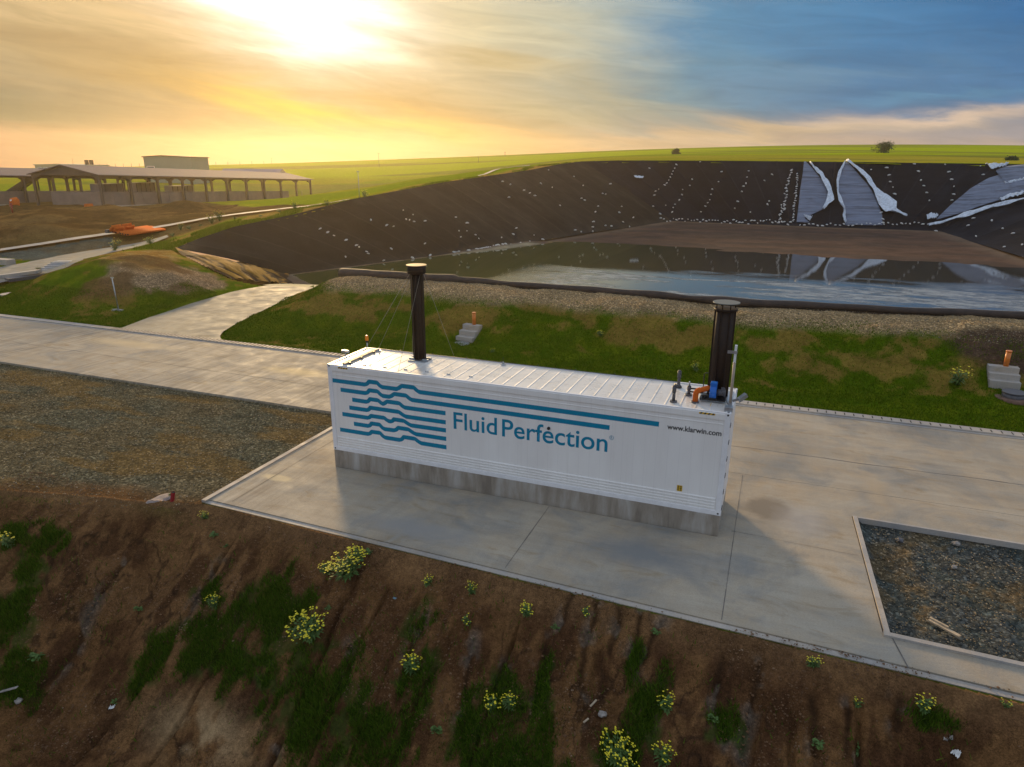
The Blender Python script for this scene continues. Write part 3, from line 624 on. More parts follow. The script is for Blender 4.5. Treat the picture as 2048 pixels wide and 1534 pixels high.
# flat mud floor with gentle fall to the water
fl = np.array([p[:2] for p in TOE]); gx, gy_ = np.meshgrid(np.linspace(-42, 50, 185), np.linspace(26, 120, 240), indexing='ij')
inn = sdist(gx, gy_, [tuple(p) for p in fl])
wl = np.interp(gx, [-22.2, -13.2, .2, 15, 25.1, 36.4, 50], [68.8, 75.5, 72.5, 70.0, 68.5, 68.0, 67])+2.5*(fbm(gx*.15, gy_*.1, 3, 301)-.5)
fz = -1.04+.9*sst(0, 48, gy_-wl)*1.0 - .25*sst(0, -12, gy_-wl) + .32*sst(-2.0, 0, inn)*(gy_ < wl+6)*(gx < 10)+.05*(fbm(gx*.3, gy_*.6, 4, 302)-.5)
fc = np.zeros(gx.shape+(3,)); fc[:] = (.105, .062, .043)
fc = mixc(fc, (.075, .05, .038), sst(.4, .62, fbm(gx*.12, gy_*.35, 4, 303)))
fc = mixc(fc, (.21, .17, .13), sst(3.0, .5, np.abs(gy_-wl-1.0))*.6*(.4+fbm(gx*.4, gy_*.8, 3, 304)))
fc = mixc(fc, (.17, .12, .08), sst(3.2, .3, -inn)*.6)
fc = mixc(fc, (.30, .25, .16), sst(.9, .2, np.abs(inn+1.0+.5*(fbm(gx*.5, gy_*.5, 3, 305)-.5)))*(gy_ < wl+4))
kf = (.25*(inn[:-1, :-1]+inn[1:, :-1]+inn[:-1, 1:]+inn[1:, 1:])) < 1.0
o = np_mesh('basin_floor', np.stack([gx, gy_, fz], -1).reshape(-1, 3), grid_faces(185, 240, kf), M_liner, None, True, {'albedo': fc.reshape(-1, 3)}); tag(o, kind='structure')
# ramp going down into the water (algae-green wet concrete)
M_wet = mat('wet_algae_concrete', (.13, .145, .085), .85, nscale=.8, namp=.25)
b = MB(); b.add([(-25.3, 26.35, .36), (-19.9, 26.75, .36), (-18.0, 31.5, -.2), (-18.0, 37, -1.5), (-28, 37, -1.5), (-27.0, 31.5, -.45)], [(0, 1, 2, 5), (5, 2, 3, 4)])
o = b.build('wet_ramp', M_wet); tag(o, kind='structure')
# water
def water_mat():
    M = bpy.data.materials.new('basin_water'); M.use_nodes = True; k = NT(M.node_tree); b = k.n['Principled BSDF']
    tcn = k.new('ShaderNodeTexCoord'); o_ = tcn.outputs['Object']; sp = k.new('ShaderNodeSeparateXYZ'); k.l.new(o_, sp.inputs[0])
    b.inputs['Base Color'].default_value = (.085, .088, .018, 1); b.inputs['IOR'].default_value = 1.33; b.inputs['Specular IOR Level'].default_value = .9
    # wind-ruffled tongues
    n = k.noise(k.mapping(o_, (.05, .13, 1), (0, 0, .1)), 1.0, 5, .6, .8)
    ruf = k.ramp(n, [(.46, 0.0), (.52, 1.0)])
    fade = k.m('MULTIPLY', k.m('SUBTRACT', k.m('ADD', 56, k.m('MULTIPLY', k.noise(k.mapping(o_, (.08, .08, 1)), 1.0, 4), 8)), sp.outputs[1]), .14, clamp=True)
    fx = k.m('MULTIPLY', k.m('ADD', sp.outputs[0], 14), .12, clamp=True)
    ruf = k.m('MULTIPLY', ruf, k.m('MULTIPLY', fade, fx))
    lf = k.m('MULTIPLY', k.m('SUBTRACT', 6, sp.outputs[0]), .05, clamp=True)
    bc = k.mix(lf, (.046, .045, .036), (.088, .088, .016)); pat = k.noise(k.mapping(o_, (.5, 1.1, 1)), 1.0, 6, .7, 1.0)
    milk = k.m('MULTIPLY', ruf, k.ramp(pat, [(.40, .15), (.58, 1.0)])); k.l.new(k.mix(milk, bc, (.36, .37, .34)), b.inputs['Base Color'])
    k.l.new(k.m('ADD', .015, k.m('MULTIPLY', ruf, .16)), b.inputs['Roughness'])
    bn = k.new('ShaderNodeBump'); bn.inputs['Distance'].default_value = .05
    k.l.new(k.m('ADD', .018, k.m('MULTIPLY', ruf, .55)), bn.inputs['Strength'])
    k.l.new(k.noise(k.mapping(o_, (1, 2.0, 1)), 2.2, 5, .6), bn.inputs['Height']); k.l.new(bn.outputs[0], b.inputs['Normal'])
    return M
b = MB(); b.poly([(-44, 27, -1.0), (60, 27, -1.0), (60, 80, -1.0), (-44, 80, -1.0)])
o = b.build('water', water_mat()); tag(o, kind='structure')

# brown liner drape over the mound end at the gate (lit crests and shaded creases painted in)
nu, nv = 140, 90
A_ = resample(dr_R, nu); B_ = resample(dr_T, nu); s_ = np.linspace(0, 1, nv)
V = A_[:, None]*(1-s_)[None, :, None]+B_[:, None]*s_[None, :, None]
V[..., 2] += .12+.55*np.sin(np.pi*s_)[None]*np.sin(np.pi*np.linspace(0, 1, nu))[:, None]
fold = fbm(s_[None]*11+1.8*fbm(np.linspace(0, 3, nu)[:, None]+0*s_[None], s_[None]*2, 3, 401), np.linspace(0, 3.2, nu)[:, None]+0*s_[None], 4, 402)
V[..., 2] += .38*(fold-.5)
Cc = np.zeros(V.shape); Cc[:] = (.075, .042, .018); Cc = mixc(Cc, (.30, .155, .028), sst(.47, .60, fold)); Cc = mixc(Cc, (.05, .03, .018), sst(.5, .38, fold))
o = np_mesh('liner_drape', V.reshape(-1, 3), grid_faces(nu, nv), M_liner, None, True, {'albedo': Cc.reshape(-1, 3)})
tag(o, 'crumpled ochre brown liner folded down over the end of the left mound', 'liner sheet')
# rolled dark liner edge lying on the gravel crest of the berm
rp = resample(NEAR[::-1], 260); b = MB(); pts = []; rs2 = []
for i, p in enumerate(rp):
    q = i*.35; pts.append((p[0], p[1]-.15+.22*(vn(np.array(q*.4), np.array(0.), 7)-.5), p[2]+.10)); rs2.append(.15+.12*float(vn(np.array(q*.5), np.array(3.), 8))+(.12 if i < 30 else 0))
b.tube(pts, rs2, 10)
o = b.build('rolled_liner_edge', M_pgrey); o.data.materials[0] = mat('liner_roll', (.05, .034, .026), .75, nscale=2, namp=.4, bump=.8, bscale=5)
tag(o, 'dark rolled liner edge lying along the gravel crest of the berm', 'liner edge')

# ------------------------------------------------------------------ concrete: pad, road, ramp, kerbs
def slab(name, outline, z, th, m_, kind='structure'):
    b = MB(); n = len(outline); vs = [(p[0], p[1], z) for p in outline]+[(p[0], p[1], z-th) for p in outline]
    b.add(vs, [tuple(range(n))]+[(i, (i+1) % n, n+(i+1) % n, n+i) for i in range(n)]); o = b.build(name, m_, fix=True); tag(o, kind=kind); return o
slab('road', [(-120, 4.4), (120, 4.4), (120, 11.3), (-120, 11.3)], 0.0, .2, M_conc)
slab('pad', [(-2.05, 4.39), (-2.05, -3.35), (18.1, -3.86), (60, -5.0), (60, -3.95), (15.85, -2.93), (15.62, 2.6), (60, 2.68), (60, 4.39)], -.003, .2, M_conc)
# pad edge kerb boards
b = MB()
def strip_pts(P, w, z0, z1, b):
    for i in range(len(P)-1):
        a = Vector((*P[i], (z0+z1)/2)); c_ = Vector((*P[i+1], (z0+z1)/2)); b.bar(a, c_, w, z1-z0)
strip_pts([(-2.14, 4.38), (-2.14, -3.5)], .16, -.12, .035, b); strip_pts([(-2.06, -3.44), (18.1, -3.96), (60, -5.1)], .16, -.16, -.03, b)
tag(b.build('pad_kerb', M_kerb), kind='structure')
b = MB(); strip_pts([(15.70, 2.58), (15.93, -2.83)], .11, -.15, .035, b); strip_pts([(15.85, -2.90), (60, -3.92)], .13, -.15, .05, b); strip_pts([(15.78, 2.58), (60, 2.66)], .08, -.15, .01, b)
tag(b.build('bed_kerb', M_kerb), kind='structure')
# drainage channel along the far side of the road
b = MB(); b.box(-60, 11.55, -.2, 60, 12.0, .035); b.box(-60, 11.30, -.2, 60, 11.55, -.02)
dch = b.build('drainage_channel', M_kerb, bevel=.01); tag(dch, 'pale concrete drainage channel with cross slots along the far road edge', 'drain channel')
bl = MB(); br = MB()
for i in range(100):
    xx = 12.3+i*.335-6.7; br.box(xx-.02, 11.62, .030, xx+.02, 11.88, .040)
slt = br.build('slot', M_dark, dch); slt['kind'] = 'stuff'
for i in range(100):
    xx = -24+i*.26
    if xx < 5.2: bl.box(xx-.055, 11.58, .030, xx+.055, 11.97, .041)
slt = bl.build('slot', mat('channel_gap', (.13, .10, .075), .9), dch); slt['kind'] = 'stuff'
# ramp slab following its own rise
b = MB(); n = 30
L_ = resample([(*p, 0) for p in RAMP_L], n); R2 = resample([(*p, 0) for p in RAMP_R], n); V = []
for i in range(n):
    for k_ in range(9):
        q = L_[i]*(1-k_/8)+R2[i]*(k_/8); V.append((q[0], q[1], float(np.interp(q[1], [12, 16, 24, 27], [0.02, .06, .35, .36]))))
o = np_mesh('ramp', V, grid_faces(n, 9), M_ramp); tag(o, kind='structure')
# joints
b = MB(); jz = .0045
def jline(P, w=.03, z=jz, wob=0.0):
    n = len(P); w = w*.62
    for i in range(n-1):
        a = Vector((*P[i], z)); c_ = Vector((*P[i+1], z)); d = (c_-a); nn = max(1, int(d.length/.6)); pr = Vector((-d.y, d.x, 0)).normalized()
        for j in range(nn):
            p0 = a+d*(j/nn)+pr*wob*(math.sin((j+i*7)*1.7)+math.sin(j*.61)); p1 = a+d*((j+1)/nn)+pr*wob*(math.sin((j+1+i*7)*1.7)+math.sin((j+1)*.61))
            ww = w*(.6+.8*random.random()); b.add([p0-pr*ww/2, p1-pr*ww/2, p1+pr*ww/2, p0+pr*ww/2], [(0, 1, 2, 3)])
random.seed(4)
jline([(-60, 7.9), (12, 6.7), (60, 7.3)], .045, wob=.02)
jline([(7.43, -3.5), (7.43, -.05)], .025); jline([(12.6, -3.65), (12.55, 4.3)], .02); jline([(16.02, -2.98), (16.2, -3.88)], .03)
jline([(-1.35, -3.2), (-1.4, 4.3)], .03); jline([(12.5, .45), (15.6, .35)], .015, wob=.01)
for xx in (-52, -40, -30, -24, 22, 32): jline([(xx, 4.5), (xx, 11.2)], .025)
jline([(-60, 11.28), (60, 11.28)], .05, wob=.004)
tag(b.build('road_joints', M_joint, fix=False), kind='structure')
# upper concrete road and thin kerb line beyond the mound, on the climbing ground
def ribbon(name, left, right, m_, n=80, lift=.06, kind='structure'):
    A_ = resample([(p[0], p[1], 0) for p in left], n); B_ = resample([(p[0], p[1], 0) for p in right], n); k_ = np.linspace(0, 1, 7)
    V = A_[:, None]*(1-k_)[None, :, None]+B_[:, None]*k_[None, :, None]; V[..., 2] = height(V[..., 0], V[..., 1])+lift
    V[..., 2] = (V[..., 2]+V[..., 2].mean(1, keepdims=True))/2+.03
    o = np_mesh(name, V.reshape(-1, 3), grid_faces(n, 7), m_); tag(o, kind=kind); return o
ribbon('upper_road', [at(-400, 590, .2), at(0, 531, .7), at(150, 508, 1.1), at(285, 487, 1.5), at(335, 476, 1.8)], [at(-400, 700, 0), at(0, 572, .15), at(140, 545, .6), at(285, 494, 1.5), at(338, 479, 1.8)], M_ramp, 100, .12)
ribbon('path', [at(-250, 543, .6), at(0, 504, 1), at(215, 469, 1.9), at(350, 448.3, 2.7), at(500, 427.8, 3.5), at(640, 410.8, 4.3), at(700, 404, 4.8)], [at(-250, 550, .6), at(0, 507, 1), at(215, 472, 1.9), at(350, 450.5, 2.7), at(500, 430, 3.5), at(640, 412.5, 4.3), at(700, 406, 4.8)], M_kerb, 120, .18)
ribbon('path', [at(955, 356, 7.2), at(1000, 346, 7.8), at(1056, 340, 8.4)], [at(957, 357, 7.2), at(1003, 347, 7.8), at(1060, 341, 8.4)], M_kerb, 30, .05)

# ------------------------------------------------------------------ the container
L, WD, Z0, Z1 = 12.19, 2.24, .612, 3.512
b = MB(); b.box(.02, .0, 0, L-.02, WD, .608)
pl = b.build('concrete_plinth', M_plinth, bevel=.012); tag(pl, 'stained grey concrete plinth under the long white container', 'plinth')
ct = empty('shipping_container', (0, 0, Z0)); tag(ct, 'long white container unit with teal wave stripes and large lettering on a concrete plinth', 'container')
H = Z1-Z0
b = MB(); b.box(.03, .035, .02, L-.03, WD-.03, H-.03); b.build('wall_panel', M_white, ct)
b = MB()                                                        # horizontal pressed ribs low on the side
for i in range(4): b.prism([(.036, .17+i*.085), (.012, .185+i*.085), (.012, .215+i*.085), (.036, .23+i*.085)], 'x', .18, L-.18)
b.prism([(.036, 2.55), (.022, 2.56), (.022, 2.575), (.036, 2.585)], 'x', .18, L-.18)
b.build('side_rib', M_white, ct)
b = MB(); b.box(.13, .005, .0, L-.13, .10, .135); b.box(.13, WD-.1, 0, L-.13, WD, .135); b.build('bottom_rail', M_trim, ct, bevel=.008)
b = MB(); b.box(.13, .005, H-.22, L-.13, .09, H-.035); b.box(.13, WD-.09, H-.22, L-.13, WD, H-.035); b.build('top_rail', M_white, ct, bevel=.02)
for x0 in (0.0, L-.15):
    for y0 in (0.0, WD-.15):
        b = MB(); b.box(x0+.004, y0+.004, .11, x0+.146, y0+.146, H-.11); b.build('corner_post', M_trim, ct, bevel=.01)
        for z0 in (0, H-.118):
            b = MB(); b.box(x0, y0, z0, x0+.15, y0+.15, z0+.118); cc = b.build('corner_casting', M_trim, ct, bevel=.012)
            h = MB(); yy = -.002 if y0 == 0 else WD-.001
            h.tube([(x0+.075, yy, z0+.06), (x0+.075, yy+.003, z0+.06)], .026, 12); h.build('hole', M_dark, cc)
            if z0: h = MB(); h.tube([(x0+.075, y0+.075, z0+.1175), (x0+.075, y0+.075, z0+.1195)], .03, 12); h.build('hole', M_dark, cc)
# roof sheet with standing ribs
b = MB(); b.box(.15, .09, H-.045, L-.15, WD-.09, H-.012); rf = b.build('roof', M_roof, ct)
b = MB()
for i in range(1, 31):
    xx = .15+i*(L-.3)/31; b.prism([(xx-.03, H-.0125), (xx-.012, H-.003), (xx+.012, H-.003), (xx+.03, H-.0125)], 'y', .12, WD-.12)
b.build('roof_seam', M_roof, rf)
b = MB(); b.box(.15, .02, H-.04, L-.15, .10, H-.004); b.box(.15, WD-.10, H-.04, L-.15, WD-.02, H+.012); b.box(.02, .15, H-.04, .14, WD-.15, H+.01); b.box(L-.14, .15, H-.04, L-.02, WD-.15, H)
b.build('roof_edge', M_trim, ct, bevel=.01)
b = MB(); b.box(.45, .14, H+.02, .60, WD-.16, H+.045); b.box(.47, .14, H-.02, .50, WD-.16, H+.02); b.build('end_beam', mat('warm_timber', (.62, .47, .30), .6, nscale=6, namp=.2), ct)
for y_ in (.3, .95, 1.7):
    b = MB(); b.box(.63, y_-.03, H-.012, .68, y_+.03, H+.05); b.build('bracket', M_blackm, ct)
for i in range(9):
    b = MB(); xx = 1.35+i*1.22; b.box(xx-.012, WD-.03, H+.008, xx+.012, WD+.0, H+.045); b.build('edge_clip', M_blackm, ct)
b = MB(); b.tube([(.65, WD-.12, H+.03), (L-1.6, WD-.12, H+.03)], .009, 6); b.build('cable', M_pgrey, ct)
for i in range(6):
    b = MB(); xx = 1.15+i*.72; b.box(xx-.05, .34+.02*i, H-.01, xx+.05, .36+.02*i, H+.012); b.tube([(xx-.045, .35+.02*i, H-.01), (xx-.045, .35+.02*i, H+.02)], .016, 8); b.tube([(xx+.045, .35+.02*i, H-.01), (xx+.045, .35+.02*i, H+.02)], .016, 8); b.build('tie_down', M_steel, ct)
for i in range(6):                                             # locking lugs down the right-hand edge
    b = MB(); zz = .16+i*.47; b.box(L-.055, .02, zz, L+.012, .20, zz+.085); b.build('hinge', M_pgrey, ct, bevel=.006)
b = MB(); b.box(L-.03, .16, .06, L+.0, WD-.16, H-.1); b.build('end_door', M_trim, ct)
# logo stripes, drawn as flat decals 3 mm proud of the side
SW = .137
def stripe(top):
    def rnd(P):                                                # round the bends
        o_ = [P[0]]
        for i in range(1, len(P)-1):
            p = Vector(P[i]); a = Vector(P[i-1]); c_ = Vector(P[i+1]); r = min(.055, (p-a).length*.4, (c_-p).length*.4)
            q0 = p+(a-p).normalized()*r; q1 = p+(c_-p).normalized()*r
            o_ += [tuple(q0*(1-t_)**2+p*2*t_*(1-t_)+q1*t_*t_) for t_ in (0, .25, .5, .75, 1)]
        return o_+[P[-1]]
    T_ = rnd(top); B_ = []
    for i, p in enumerate(T_):
        a = Vector(T_[max(i-1, 0)]); c_ = Vector(T_[min(i+1, len(T_)-1)]); d = (c_-a).normalized()
        if i in (0, len(T_)-1): B_.append((p[0], p[1]-SW)); continue
        nrm = Vector((d.y, -d.x)); w = SW*(1.0 if abs(d.y) < .2 else .93); B_.append((p[0]+nrm.x*w, p[1]+nrm.y*w))
    b = MB(); n = len(T_)
    b.add([(p[0], .031, p[1]-Z0) for p in T_]+[(p[0], .031, p[1]-Z0) for p in B_], [(i, i+1, n+i+1, n+i) for i in range(n-1)])
    return b.build('logo_stripe', M_teal, ct, fix=False)
D = .11
stripe([(.13, 3.05), (1.37, 3.05), (1.46, 3.05+D), (1.79, 3.05+D), (1.93, 3.04), (2.47, 3.04), (2.62, 3.05+D), (3.07, 3.05+D), (3.22, 3.04), (10.40, 3.03)])
stripe([(.42, 2.77), (1.37, 2.77), (1.45, 2.88), (1.79, 2.88), (1.94, 2.755), (2.20, 2.755), (2.35, 2.87), (2.79, 2.87), (2.95, 2.755), (9.08, 2.74)])
stripe([(.83, 2.49), (1.38, 2.485), (1.45, 2.59), (1.79, 2.59), (1.92, 2.50), (1.96, 2.50), (2.08, 2.59), (2.54, 2.59), (2.70, 2.475), (4.10, 2.48)])
stripe([(.70, 2.21), (1.38, 2.21), (1.44, 2.305), (2.50, 2.305), (2.72, 2.185), (4.10, 2.19)])
stripe([(.42, 1.955), (1.39, 1.955), (1.46, 2.035), (1.98, 2.035), (2.10, 1.95), (2.22, 1.95), (2.27, 2.035), (2.66, 2.035), (2.89, 1.92), (4.10, 1.93)])
stripe([(.83, 1.68), (1.39, 1.68), (1.45, 1.78), (1.80, 1.785), (1.93, 1.66), (2.33, 1.67), (2.42, 1.775), (2.81, 1.775), (3.04, 1.655), (4.10, 1.655)])
stripe([(.29, 1.405), (1.37, 1.405), (1.45, 1.50), (1.80, 1.505), (1.94, 1.375), (2.51, 1.375), (2.60, 1.495), (3.03, 1.495), (3.22, 1.38), (4.10, 1.38)])
def text(body, x0, x1, zbase, capz, m_, name, cap='F', off=0.0):
    cu = bpy.data.curves.new('t', 'FONT'); cu.body = body; cu.offset = off; cu.resolution_u = 6
    to = bpy.data.objects.new('t', cu); COL.objects.link(to); dg = bpy.context.evaluated_depsgraph_get(); dg.update()
    me = bpy.data.meshes.new_from_object(to.evaluated_get(dg)); bpy.data.objects.remove(to)
    n = len(me.vertices); co = np.zeros(n*3, np.float32); me.vertices.foreach_get('co', co); co = co.reshape(-1, 3)
    sx = (x1-x0)/(co[:, 0].max()-co[:, 0].min()); top = co[:, 1].max(); sz = (capz-zbase)/(top if cap else 1)
    o_ = np.stack([(co[:, 0]-co[:, 0].min())*sx+x0, np.full(n, .030), co[:, 1]*sz+zbase-Z0], -1); me.vertices.foreach_set('co', o_.astype(np.float32).ravel()); me.update()
    return link(name, me, m_, ct)
text('Fluid', 4.36, 5.76, 1.965, 2.49, M_teal, 'lettering', off=.010)
text('Perfection', 5.92, 9.05, 1.955, 2.49, M_teal, 'lettering', off=.010)
text('www.klarwin.com', 10.62, 12.0, 2.862, 3.005, M_black, 'lettering', off=.018)
text('R', 9.125, 9.175, 2.355, 2.425, M_teal, 'lettering')
b = MB(); n = 24
b.add([(9.15+.062*math.cos(a), .030, 2.39-Z0+.062*math.sin(a)) for a in np.linspace(0, 2*math.pi, n, endpoint=False)]+[(9.15+.052*math.cos(a), .030, 2.39-Z0+.052*math.sin(a)) for a in np.linspace(0, 2*math.pi, n, endpoint=False)], [(i, (i+1) % n, n+(i+1) % n, n+i) for i in range(n)])
b.build('registered_ring', M_teal, ct, fix=False)
b = MB(); b.tube([(7.345, -.012, 2.405-Z0), (7.345, .036, 2.405-Z0)], .045, 16); b.build('vent_plug', M_black, ct)
def hazard(x0, x1, y0, z0, z1, n, par):
    b = MB(); b.add([(x0, y0, z0), (x1, y0, z0), (x1, y0, z1), (x0, y0, z1)], [(0, 1, 2, 3)]); hz_ = b.build('hazard_label', M_yellow, par, fix=False)
    b = MB(); w = (x1-x0)/n
    for i in range(n):
        a = x0+i*w+.1*w; b.add([(a, y0-.002, z0), (a+.45*w, y0-.002, z0), (a+.85*w, y0-.002, z1), (a+.4*w, y0-.002, z1)], [(0, 1, 2, 3)])
    b.build('black_bar', M_black, hz_, fix=False)
hazard(.40, .76, .002, H-.105, H-.055, 4, ct); hazard(11.40, 11.80, .002, H-.105, H-.055, 4, ct)
b = MB(); b.add([(11.62, .42, H-.0085), (11.68, .42, H-.0085), (11.68, .72, H-.0085), (11.62, .72, H-.0085)], [(0, 1, 2, 3)]); b.build('hazard_label', M_yellow, ct, fix=False)
b = MB(); b.add([(11.0, .028, .52), (11.14, .028, .52), (11.14, .028, .69), (11.0, .028, .69)], [(0, 1, 2, 3)]); lb = b.build('rating_label', M_yellow, ct, fix=False)
b = MB()
for i in range(3): b.add([(11.015, .026, .54+i*.05), (11.06, .026, .54+i*.05), (11.06, .026, .575+i*.05), (11.015, .026, .575+i*.05)], [(0, 1, 2, 3)]); b.add([(11.08, .026, .54+i*.05), (11.125, .026, .54+i*.05), (11.125, .026, .575+i*.05), (11.08, .026, .575+i*.05)], [(0, 1, 2, 3)])
b.build('label_print', mat('label_print', (.12, .08, .02), .6), lb, fix=False)

# ------------------------------------------------------------------ things on its roof
RZ = Z1-.008
def chimney1():
    e = empty('exhaust_stack', (2.47, 1.52, RZ)); tag(e, 'slim dark brown exhaust stack with guy wires near the left end of the container roof', 'chimney')
    b = MB(); b.tube([(0, 0, .05), (0, 0, 2.86)], .175, 28)
    for dx in (-.055, .075): b.box(dx-.012, -.205, .06, dx+.012, -.165, 2.8)
    b.box(-.20, -.06, .06, -.165, .06, 2.8); b.box(.165, -.06, .06, .20, .06, 2.8)
    b.build('stack_pipe', M_stack, e)
    b = MB(); b.tube([(0, 0, 2.78), (0, 0, 3.03)], .285, 36); b.build('rain_cap', M_stack, e)
    b = MB(); b.tube([(0, 0, 3.03), (0, 0, 3.045)], .315, 36); b.build('cap_lid', mat('cap_lid_tan', (.45, .33, .20), .35, metal=.5), e)
    b = MB(); b.box(-.34, -.10, .0, .34, -.03, .07); b.box(-.34, .10, 0, .34, .17, .07); b.box(-.30, -.26, 0, .30, .26, .035); b.build('base_frame', M_steel, e)
    top = (0, 0, 2.75)
    for dx, dy in ((-1.88, .52), (-.62, .62), (-1.48, -1.42), (.95, .60), (.05, -1.46)):
        b = MB(); b.tube([(0+.18*np.sign(dx), .1*np.sign(dy), 2.78), (dx, dy, .01)], .0055, 5); b.build('guy_wire', M_wire, e)
    return e
chimney1()
def chimney2():
    e = empty('exhaust_stack', (11.72, 1.32, RZ)); tag(e, 'wide dark brown exhaust stack with raised lid on the right end of the container', 'chimney')
    b = MB(); b.tube([(0, 0, .06), (0, 0, 2.42)], .265, 32)
    for a in (200, 250, 300, 340): b.bar((.275*math.cos(rad(a)), .275*math.sin(rad(a)), .06), (.275*math.cos(rad(a)), .275*math.sin(rad(a)), 2.4), .03, .03)
    b.build('stack_pipe', M_stack, e)
    b = MB(); b.tube([(0, 0, 2.38), (0, 0, 2.44)], .30, 32); b.build('collar', M_stack, e)
    for a in (30, 120, 210, 300, 255):
        b = MB(); b.tube([(.26*math.cos(rad(a)), .26*math.sin(rad(a)), 2.42), (.26*math.cos(rad(a)), .26*math.sin(rad(a)), 2.58)], .015, 6); b.build('lid_post', M_stack, e)
    b = MB(); b.tube([(0, 0, 2.575), (0, 0, 2.60)], .345, 36); b.build('lid', mat('lid_grey', (.12, .13, .12), .6), e)
    b = MB(); b.box(-.42, -.50, 0, .42, .42, .06); b.build('base_plate', M_steel, e)
    return e
chimney2()
e = empty('blower', (11.63, .86, RZ+.06)); tag(e, 'blue blower fan with motor at the foot of the wide exhaust stack', 'blower')
b = MB(); b.tube([(-.075, 0, .20), (.095, 0, .20)], .19, 28); b.box(-.075, -.10, .16, .095, .10, .47); b.build('fan_housing', M_blue, e, bevel=.008)
b = MB(); b.tube([(.09, 0, .20), (.32, 0, .20)], .09, 18); b.box(.20, -.05, .26, .30, .05, .34); b.build('motor', M_pgrey, e)
b = MB(); b.box(-.32, -.17, 0, .34, .17, .035); b.box(-.10, -.14, .03, .12, .14, .07); b.box(-.26, -.10, .03, -.16, .1, .12); b.build('base_frame', M_blackm, e)
b = MB(); b.tube([(-.12, 0, .22), (-.08, 0, .22)], .10, 18); b.build('inlet_flange', M_blackm, e)
e = empty('orange_duct', (11.22, .58, RZ)); tag(e, 'orange duct elbow rising from the roof into the blue blower', 'duct')
b = MB(); P_ = [(0, 0, 0), (0, 0, .22)]+[(.14-.14*math.cos(a), .02*math.sin(a), .22+.14*math.sin(a)) for a in np.linspace(.3, math.pi/2, 6)]+[(.29, .20, .37)]
b.tube(P_, .072, 16); b.build('duct_pipe', M_orange, e); b = MB(); b.tube([(0, 0, 0), (0, 0, .035)], .105, 20); b.build('flange', M_pgrey, e)
def ventpipe(x_, y_, h, label, bend=False):
    e = empty('vent_pipe', (x_, y_, RZ)); tag(e, label, 'vent pipe')
    b = MB(); pts = [(0, 0, 0), (0, 0, h)]
    b.tube(pts, .042, 14); b.tube([(0, 0, h*.62), (0, 0, h)], .055, 14)
    if bend: b.tube([(0, 0, h-.02), (.03, 0, h+.05), (.10, 0, h+.06), (.13, 0, h-.02)], .05, 12)
    else: b.tube([(0, 0, h), (0, 0, h+.035)], [.052, .02], 14)
    b.build('riser', M_pgrey, e); b = MB(); b.tube([(0, 0, 0), (0, 0, .04)], .095, 18); b.build('flange', M_pgrey, e); return e
ventpipe(10.68, .40, .44, 'grey vent pipe with bent top nearest the front edge of the roof', True)
ventpipe(10.62, 1.72, .48, 'tall straight grey vent pipe near the back edge of the roof')
e = ventpipe(10.98, 1.12, .26, 'short grey valve with two black pipes beside the orange duct')
b = MB(); b.tube([(0, 0, .20), (.62, .05, .20)], .022, 10); b.tube([(0, 0, .11), (.55, .0, .11)], .022, 10); b.build('side_pipe', M_blackm, e)
b = MB(); b.tube([(0, 0, .3), (0, 0, .40)], .02, 8); b.build('handle', M_steel, e)
e = empty('hand_rail', (11.28, 1.9, RZ)); tag(e, 'thin black bent rail at the back edge of the roof beside the wide stack', 'rail')
b = MB(); b.tube([(0, 0, 0), (0, 0, .44), (.02, 0, .46), (.36, 0, .47)], .014, 8); b.build('rail_tube', M_blackm, e)
e = empty('sensor_mast', (12.12, .30, RZ)); tag(e, 'tan mast with blue grey crosspiece and pale top on the right corner of the container', 'mast')
b = MB(); b.tube([(0, 0, 0), (0, 0, 1.28)], .036, 14); b.build('mast_pole', M_mast, e)
b = MB(); b.box(-.03, -.03, 1.26, .03, .03, 1.72); b.build('mast_head', M_trim, e)
b = MB(); b.box(-.19, -.045, 1.50, .045, -.03, 1.575); b.build('crosspiece', M_steel, e)
b = MB(); b.box(-.12, -.18, -.02, .08, .05, .12); b.box(-.05, -.04, .12, .05, .04, .20); b.build('mast_foot', M_steel, e, bevel=.006)
b = MB(); b.bar((.05, 0, .25), (.24, .05, .33), .05, .05); b.bar((.20, -.02, .30), (.36, .12, .42), .11, .10); b.build('side_lamp', M_steel, e)
b = MB(); b.tube([(-.02, -.03, .1), (-.28, .30, .42)], .007, 6); b.build('stay', M_blackm, e)
e = empty('warning_beacon', (.30, 1.86, RZ)); tag(e, 'orange warning beacon on a short pole at the back left corner of the container', 'beacon')
b = MB(); b.tube([(0, 0, 0), (0, 0, .30)], .013, 8); b.build('pole', M_trim, e); b = MB(); b.tube([(0, 0, .29), (0, 0, .36)], [.03, .05], 14); b.build('socket', M_blackm, e)
b = MB(); b.tube([(0, 0, .36), (0, 0, .375), (0, 0, .50), (0, 0, .535)], [.055, .062, .058, .035], 18); b.build('amber_lens', M_amber, e)
e = empty('corner_lamp', (.02, 1.02, RZ)); tag(e, 'small grey floodlight on the left end of the container roof', 'lamp')
b = MB(); b.tube([(0, 0, 0), (-.03, 0, .13)], .014, 8); b.build('stem', M_steel, e); b = MB(); b.bar((-.14, -.03, .17), (.10, .03, .15), .14, .08); b.build('lamp_head', M_steel, e, bevel=.02)
